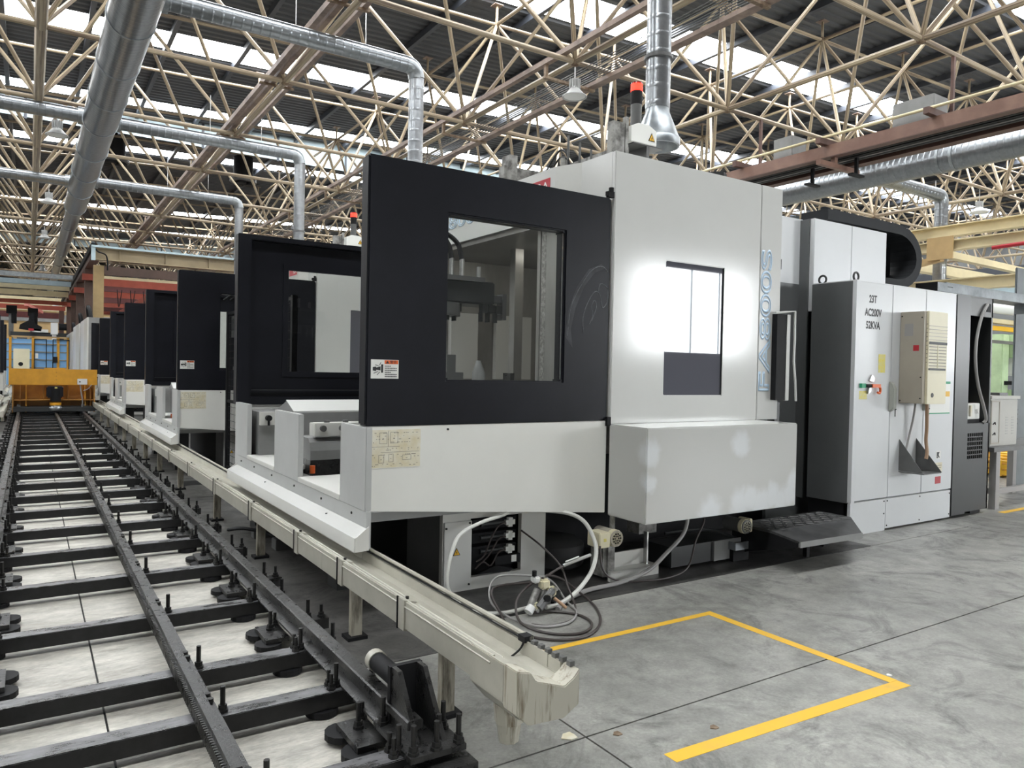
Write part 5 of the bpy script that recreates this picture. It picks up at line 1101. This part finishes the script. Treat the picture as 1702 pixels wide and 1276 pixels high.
for z in (2.45, 2.05, 1.65, 1.25): part('rail', MB().box(-2.6, 1.74, 44.97, 45.02, z, z+.05), 'inkf', t)
for a in (.30, 1.0):
    part('door_frame', MB().ring('y', a-.1 if a < .5 else a, a+.45 if a < .5 else a+.75, .9, 2.75, (a-.06 if a < .5 else a+.04, a+.41 if a < .5 else a+.71, .94, 2.71), 44.90, 44.94), 'blackm', t)
part('door_lock', MB().box(1.02, 1.22, 44.86, 44.92, 1.55, 1.85), 'blackm', t); part('notice', MB().box(.26, .38, 44.9, 44.94, 1.75, 2.0), 'label', t)
t = thing('pale_cabinet', 'pale grey cabinet left of the yellow fence post', 'cabinet', (-.35, 44, 0))
part('body', MB().box(-.65, .02, 43.6, 44.3, .3, 2.2), 'beige', t, bev=.01); part('fan', MB().cyl((-.35, 43.58, 1.45), (-.35, 43.6, 1.45), .1, 14), 'blackm', t); part('base', MB().box(-.6, 0, 43.65, 44.25, 0, .3), 'dark', t)
t = thing('mezzanine', 'pale beams and panels of the hall end above the fence', 'mezzanine', (0, 80, 0))
part('panel', MB().box(-12, 14, 80, 80.3, 3.0, 6.2), 'tan', t); part('strip', MB().box(-12, 14, 79.9, 80, 5.2, 5.9), 'grey', t); part('strip', MB().box(-12, 14, 79.9, 80, 6.2, 7.4), 'cream', t); part('wall_panel', MB().box(-12, 14, 80, 80.3, 0, 3.0), 'grey', t)

# ---------------------------------------------------------------- right background: table, box, machines
t = thing('steel_table', 'grey steel table at the right edge carrying a pale cabinet', 'table', (10.9, 4.6, 0))
part('top', MB().box(9.95, 12.2, 4.38, 5.0, .72, .775), 'dgrey', t)
for x, y in ((10.06, 4.40), (10.06, 4.9), (11.75, 4.92), (11.75, 4.40), (12.1, 4.4)): part('leg', MB().box(x, x+.10, y, y+.08, 0, .72), 'hoseg', t)
part('stretcher', MB().box(10.1, 12.1, 4.42, 4.47, .18, .25), 'hoseg', t); part('stretcher', MB().box(10.08, 10.13, 4.42, 4.98, .18, .25), 'hoseg', t)
t = thing('power_cabinet', 'pale louvred cabinet standing on the steel table', 'cabinet', (10.45, 4.75, .775))
part('body', MB().box(10.09, 10.82, 4.5, 4.96, .775, 1.37), 'palegrey', t, bev=.008); part('lid', MB().box(10.07, 10.84, 4.48, 4.98, 1.37, 1.41), 'palegrey', t)
for x in (10.50, 10.66):
    for k in range(7): part('louvre', MB().box(x, x+.06, 4.497, 4.50, .92+k*.035, .928+k*.035), 'hoseg', t)
dn = part('side_door', MB().ring('y', 10.11, 10.34, .80, 1.35, (10.13, 10.32, .82, 1.33), 4.495, 4.50), 'beiged', t)
for z in (.92, 1.05): part('handle', MB().tube([(10.10, 4.47, z), (10.13, 4.46, z+.03), (10.16, 4.47, z)], .006, 6), 'blackm', t, smooth=True)
t = thing('grey_column', 'grey steel column cabinet at the far right edge', 'column', (12.5, 5.4, 0))
part('shaft', MB().box(12.35, 13.1, 5.2, 5.23, 0, 3.3), 'colgrey', t, bev=.01)
for k in range(4): part('louvre', MB().box(12.39, 12.5, 5.19, 5.2, .95+k*.07, .975+k*.07), 'dark', t)
solo('meter', MB().box(10.55, 10.78, 4.6, 4.75, 1.41, 1.445), 'dgrey', 'small dark instrument lying on the pale louvred cabinet', 'instrument', bev=.004)
for k, (x, y, lab) in enumerate(((14.1, 6.0, 'nearer pile of orange pallets beyond the steel table'), (15.6, 6.5, 'farther pile of orange pallets beyond the steel table'))):
    t = thing('pallet_stack', lab, 'pallets', (x, y, 0))
    for j in range(3):
        for q in range(4): part('slat', MB().box(x-.6, x+.6, y-.4+q*.22, y-.28+q*.22, .02+j*.10, .05+j*.10), 'sign', t)
        for q in range(3): part('bearer', MB().box(x-.6+q*.55, x-.5+q*.55, y-.4, y+.4, .05+j*.10, .12+j*.10) if j < 2 else MB().box(x-.6+q*.55, x-.5+q*.55, y-.4, y+.4, .05+j*.1, .08+j*.1), 'sign', t)
for k, (x, y, lab) in enumerate(((31.6, 13.6, 'pale green milling machine seen over the steel table'), (27., 10.2, 'second pale green machine beside the grey column'))):
    t = thing('milling_machine', lab, 'machine', (x, y, 0))
    part('column', MB().box(x-.3, x+.25, y, y+.6, 0, 3.4), 'mint', t, bev=.03); part('head', MB().box(x+.25, x+1.1, y-.2, y+.5, 2.5, 3.4), 'mint', t, bev=.03); part('ram', MB().box(x+.4, x+.8, y-.1, y+.4, 1.8, 2.5), 'lampw', t)
    part('knee', MB().box(x+.2, x+1.5, y-.3, y+.5, .2, 1.25), 'mint', t, bev=.03); part('table', MB().box(x-.1, x+1.7, y-.35, y+.3, 1.45, 1.6), 'blackm', t); part('motor', MB().cyl((x+1.0, y-.3, 2.0), (x+1.5, y-.3, 2.0), .18, 14), 'blackm', t, smooth=True)
    part('hose', MB().tube([(x+.9, y-.3, 1.9), (x+.4, y-.35, 1.6), (x+.3, y-.35, 1.2), (x+.6, y-.35, .9)], .06, 8), 'blackm', t, smooth=True)
t = thing('rolling_shutter', 'cream ribbed wall panel behind the green machine', 'panel', (33, 18, 0))
for k in range(9): part('rib', MB().box(34.2+k*.26, 34.42+k*.26, 18, 18.1, 2.6, 4.2), 'beige', t)
part('support', MB().box(34.2, 36.6, 18.1, 18.2, 0, 4.2), 'beiged', t)
t = thing('pipe_rack', 'beams and white pipes at the far right beyond the dark cabinet', 'pipe rack', (30, 15, 0))
part('white_pipe', MB().cyl((22, 12, 4.05), (40, 12, 4.05), .2, 16), 'lampw', t, smooth=True); part('beam', MB().box(22, 40, 12.4, 12.6, 3.35, 3.5), 'sign', t); part('beam', MB().box(22, 40, 12.8, 13.0, 2.95, 3.05), 'grey', t); part('beam', MB().box(22, 40, 12.4, 12.7, 3.6, 3.75), 'cream', t)
for x in (26.4, 39.): part('post', MB().box(x, x+.15, 12.4, 12.55, 0, 4.3), 'galvp2', t)
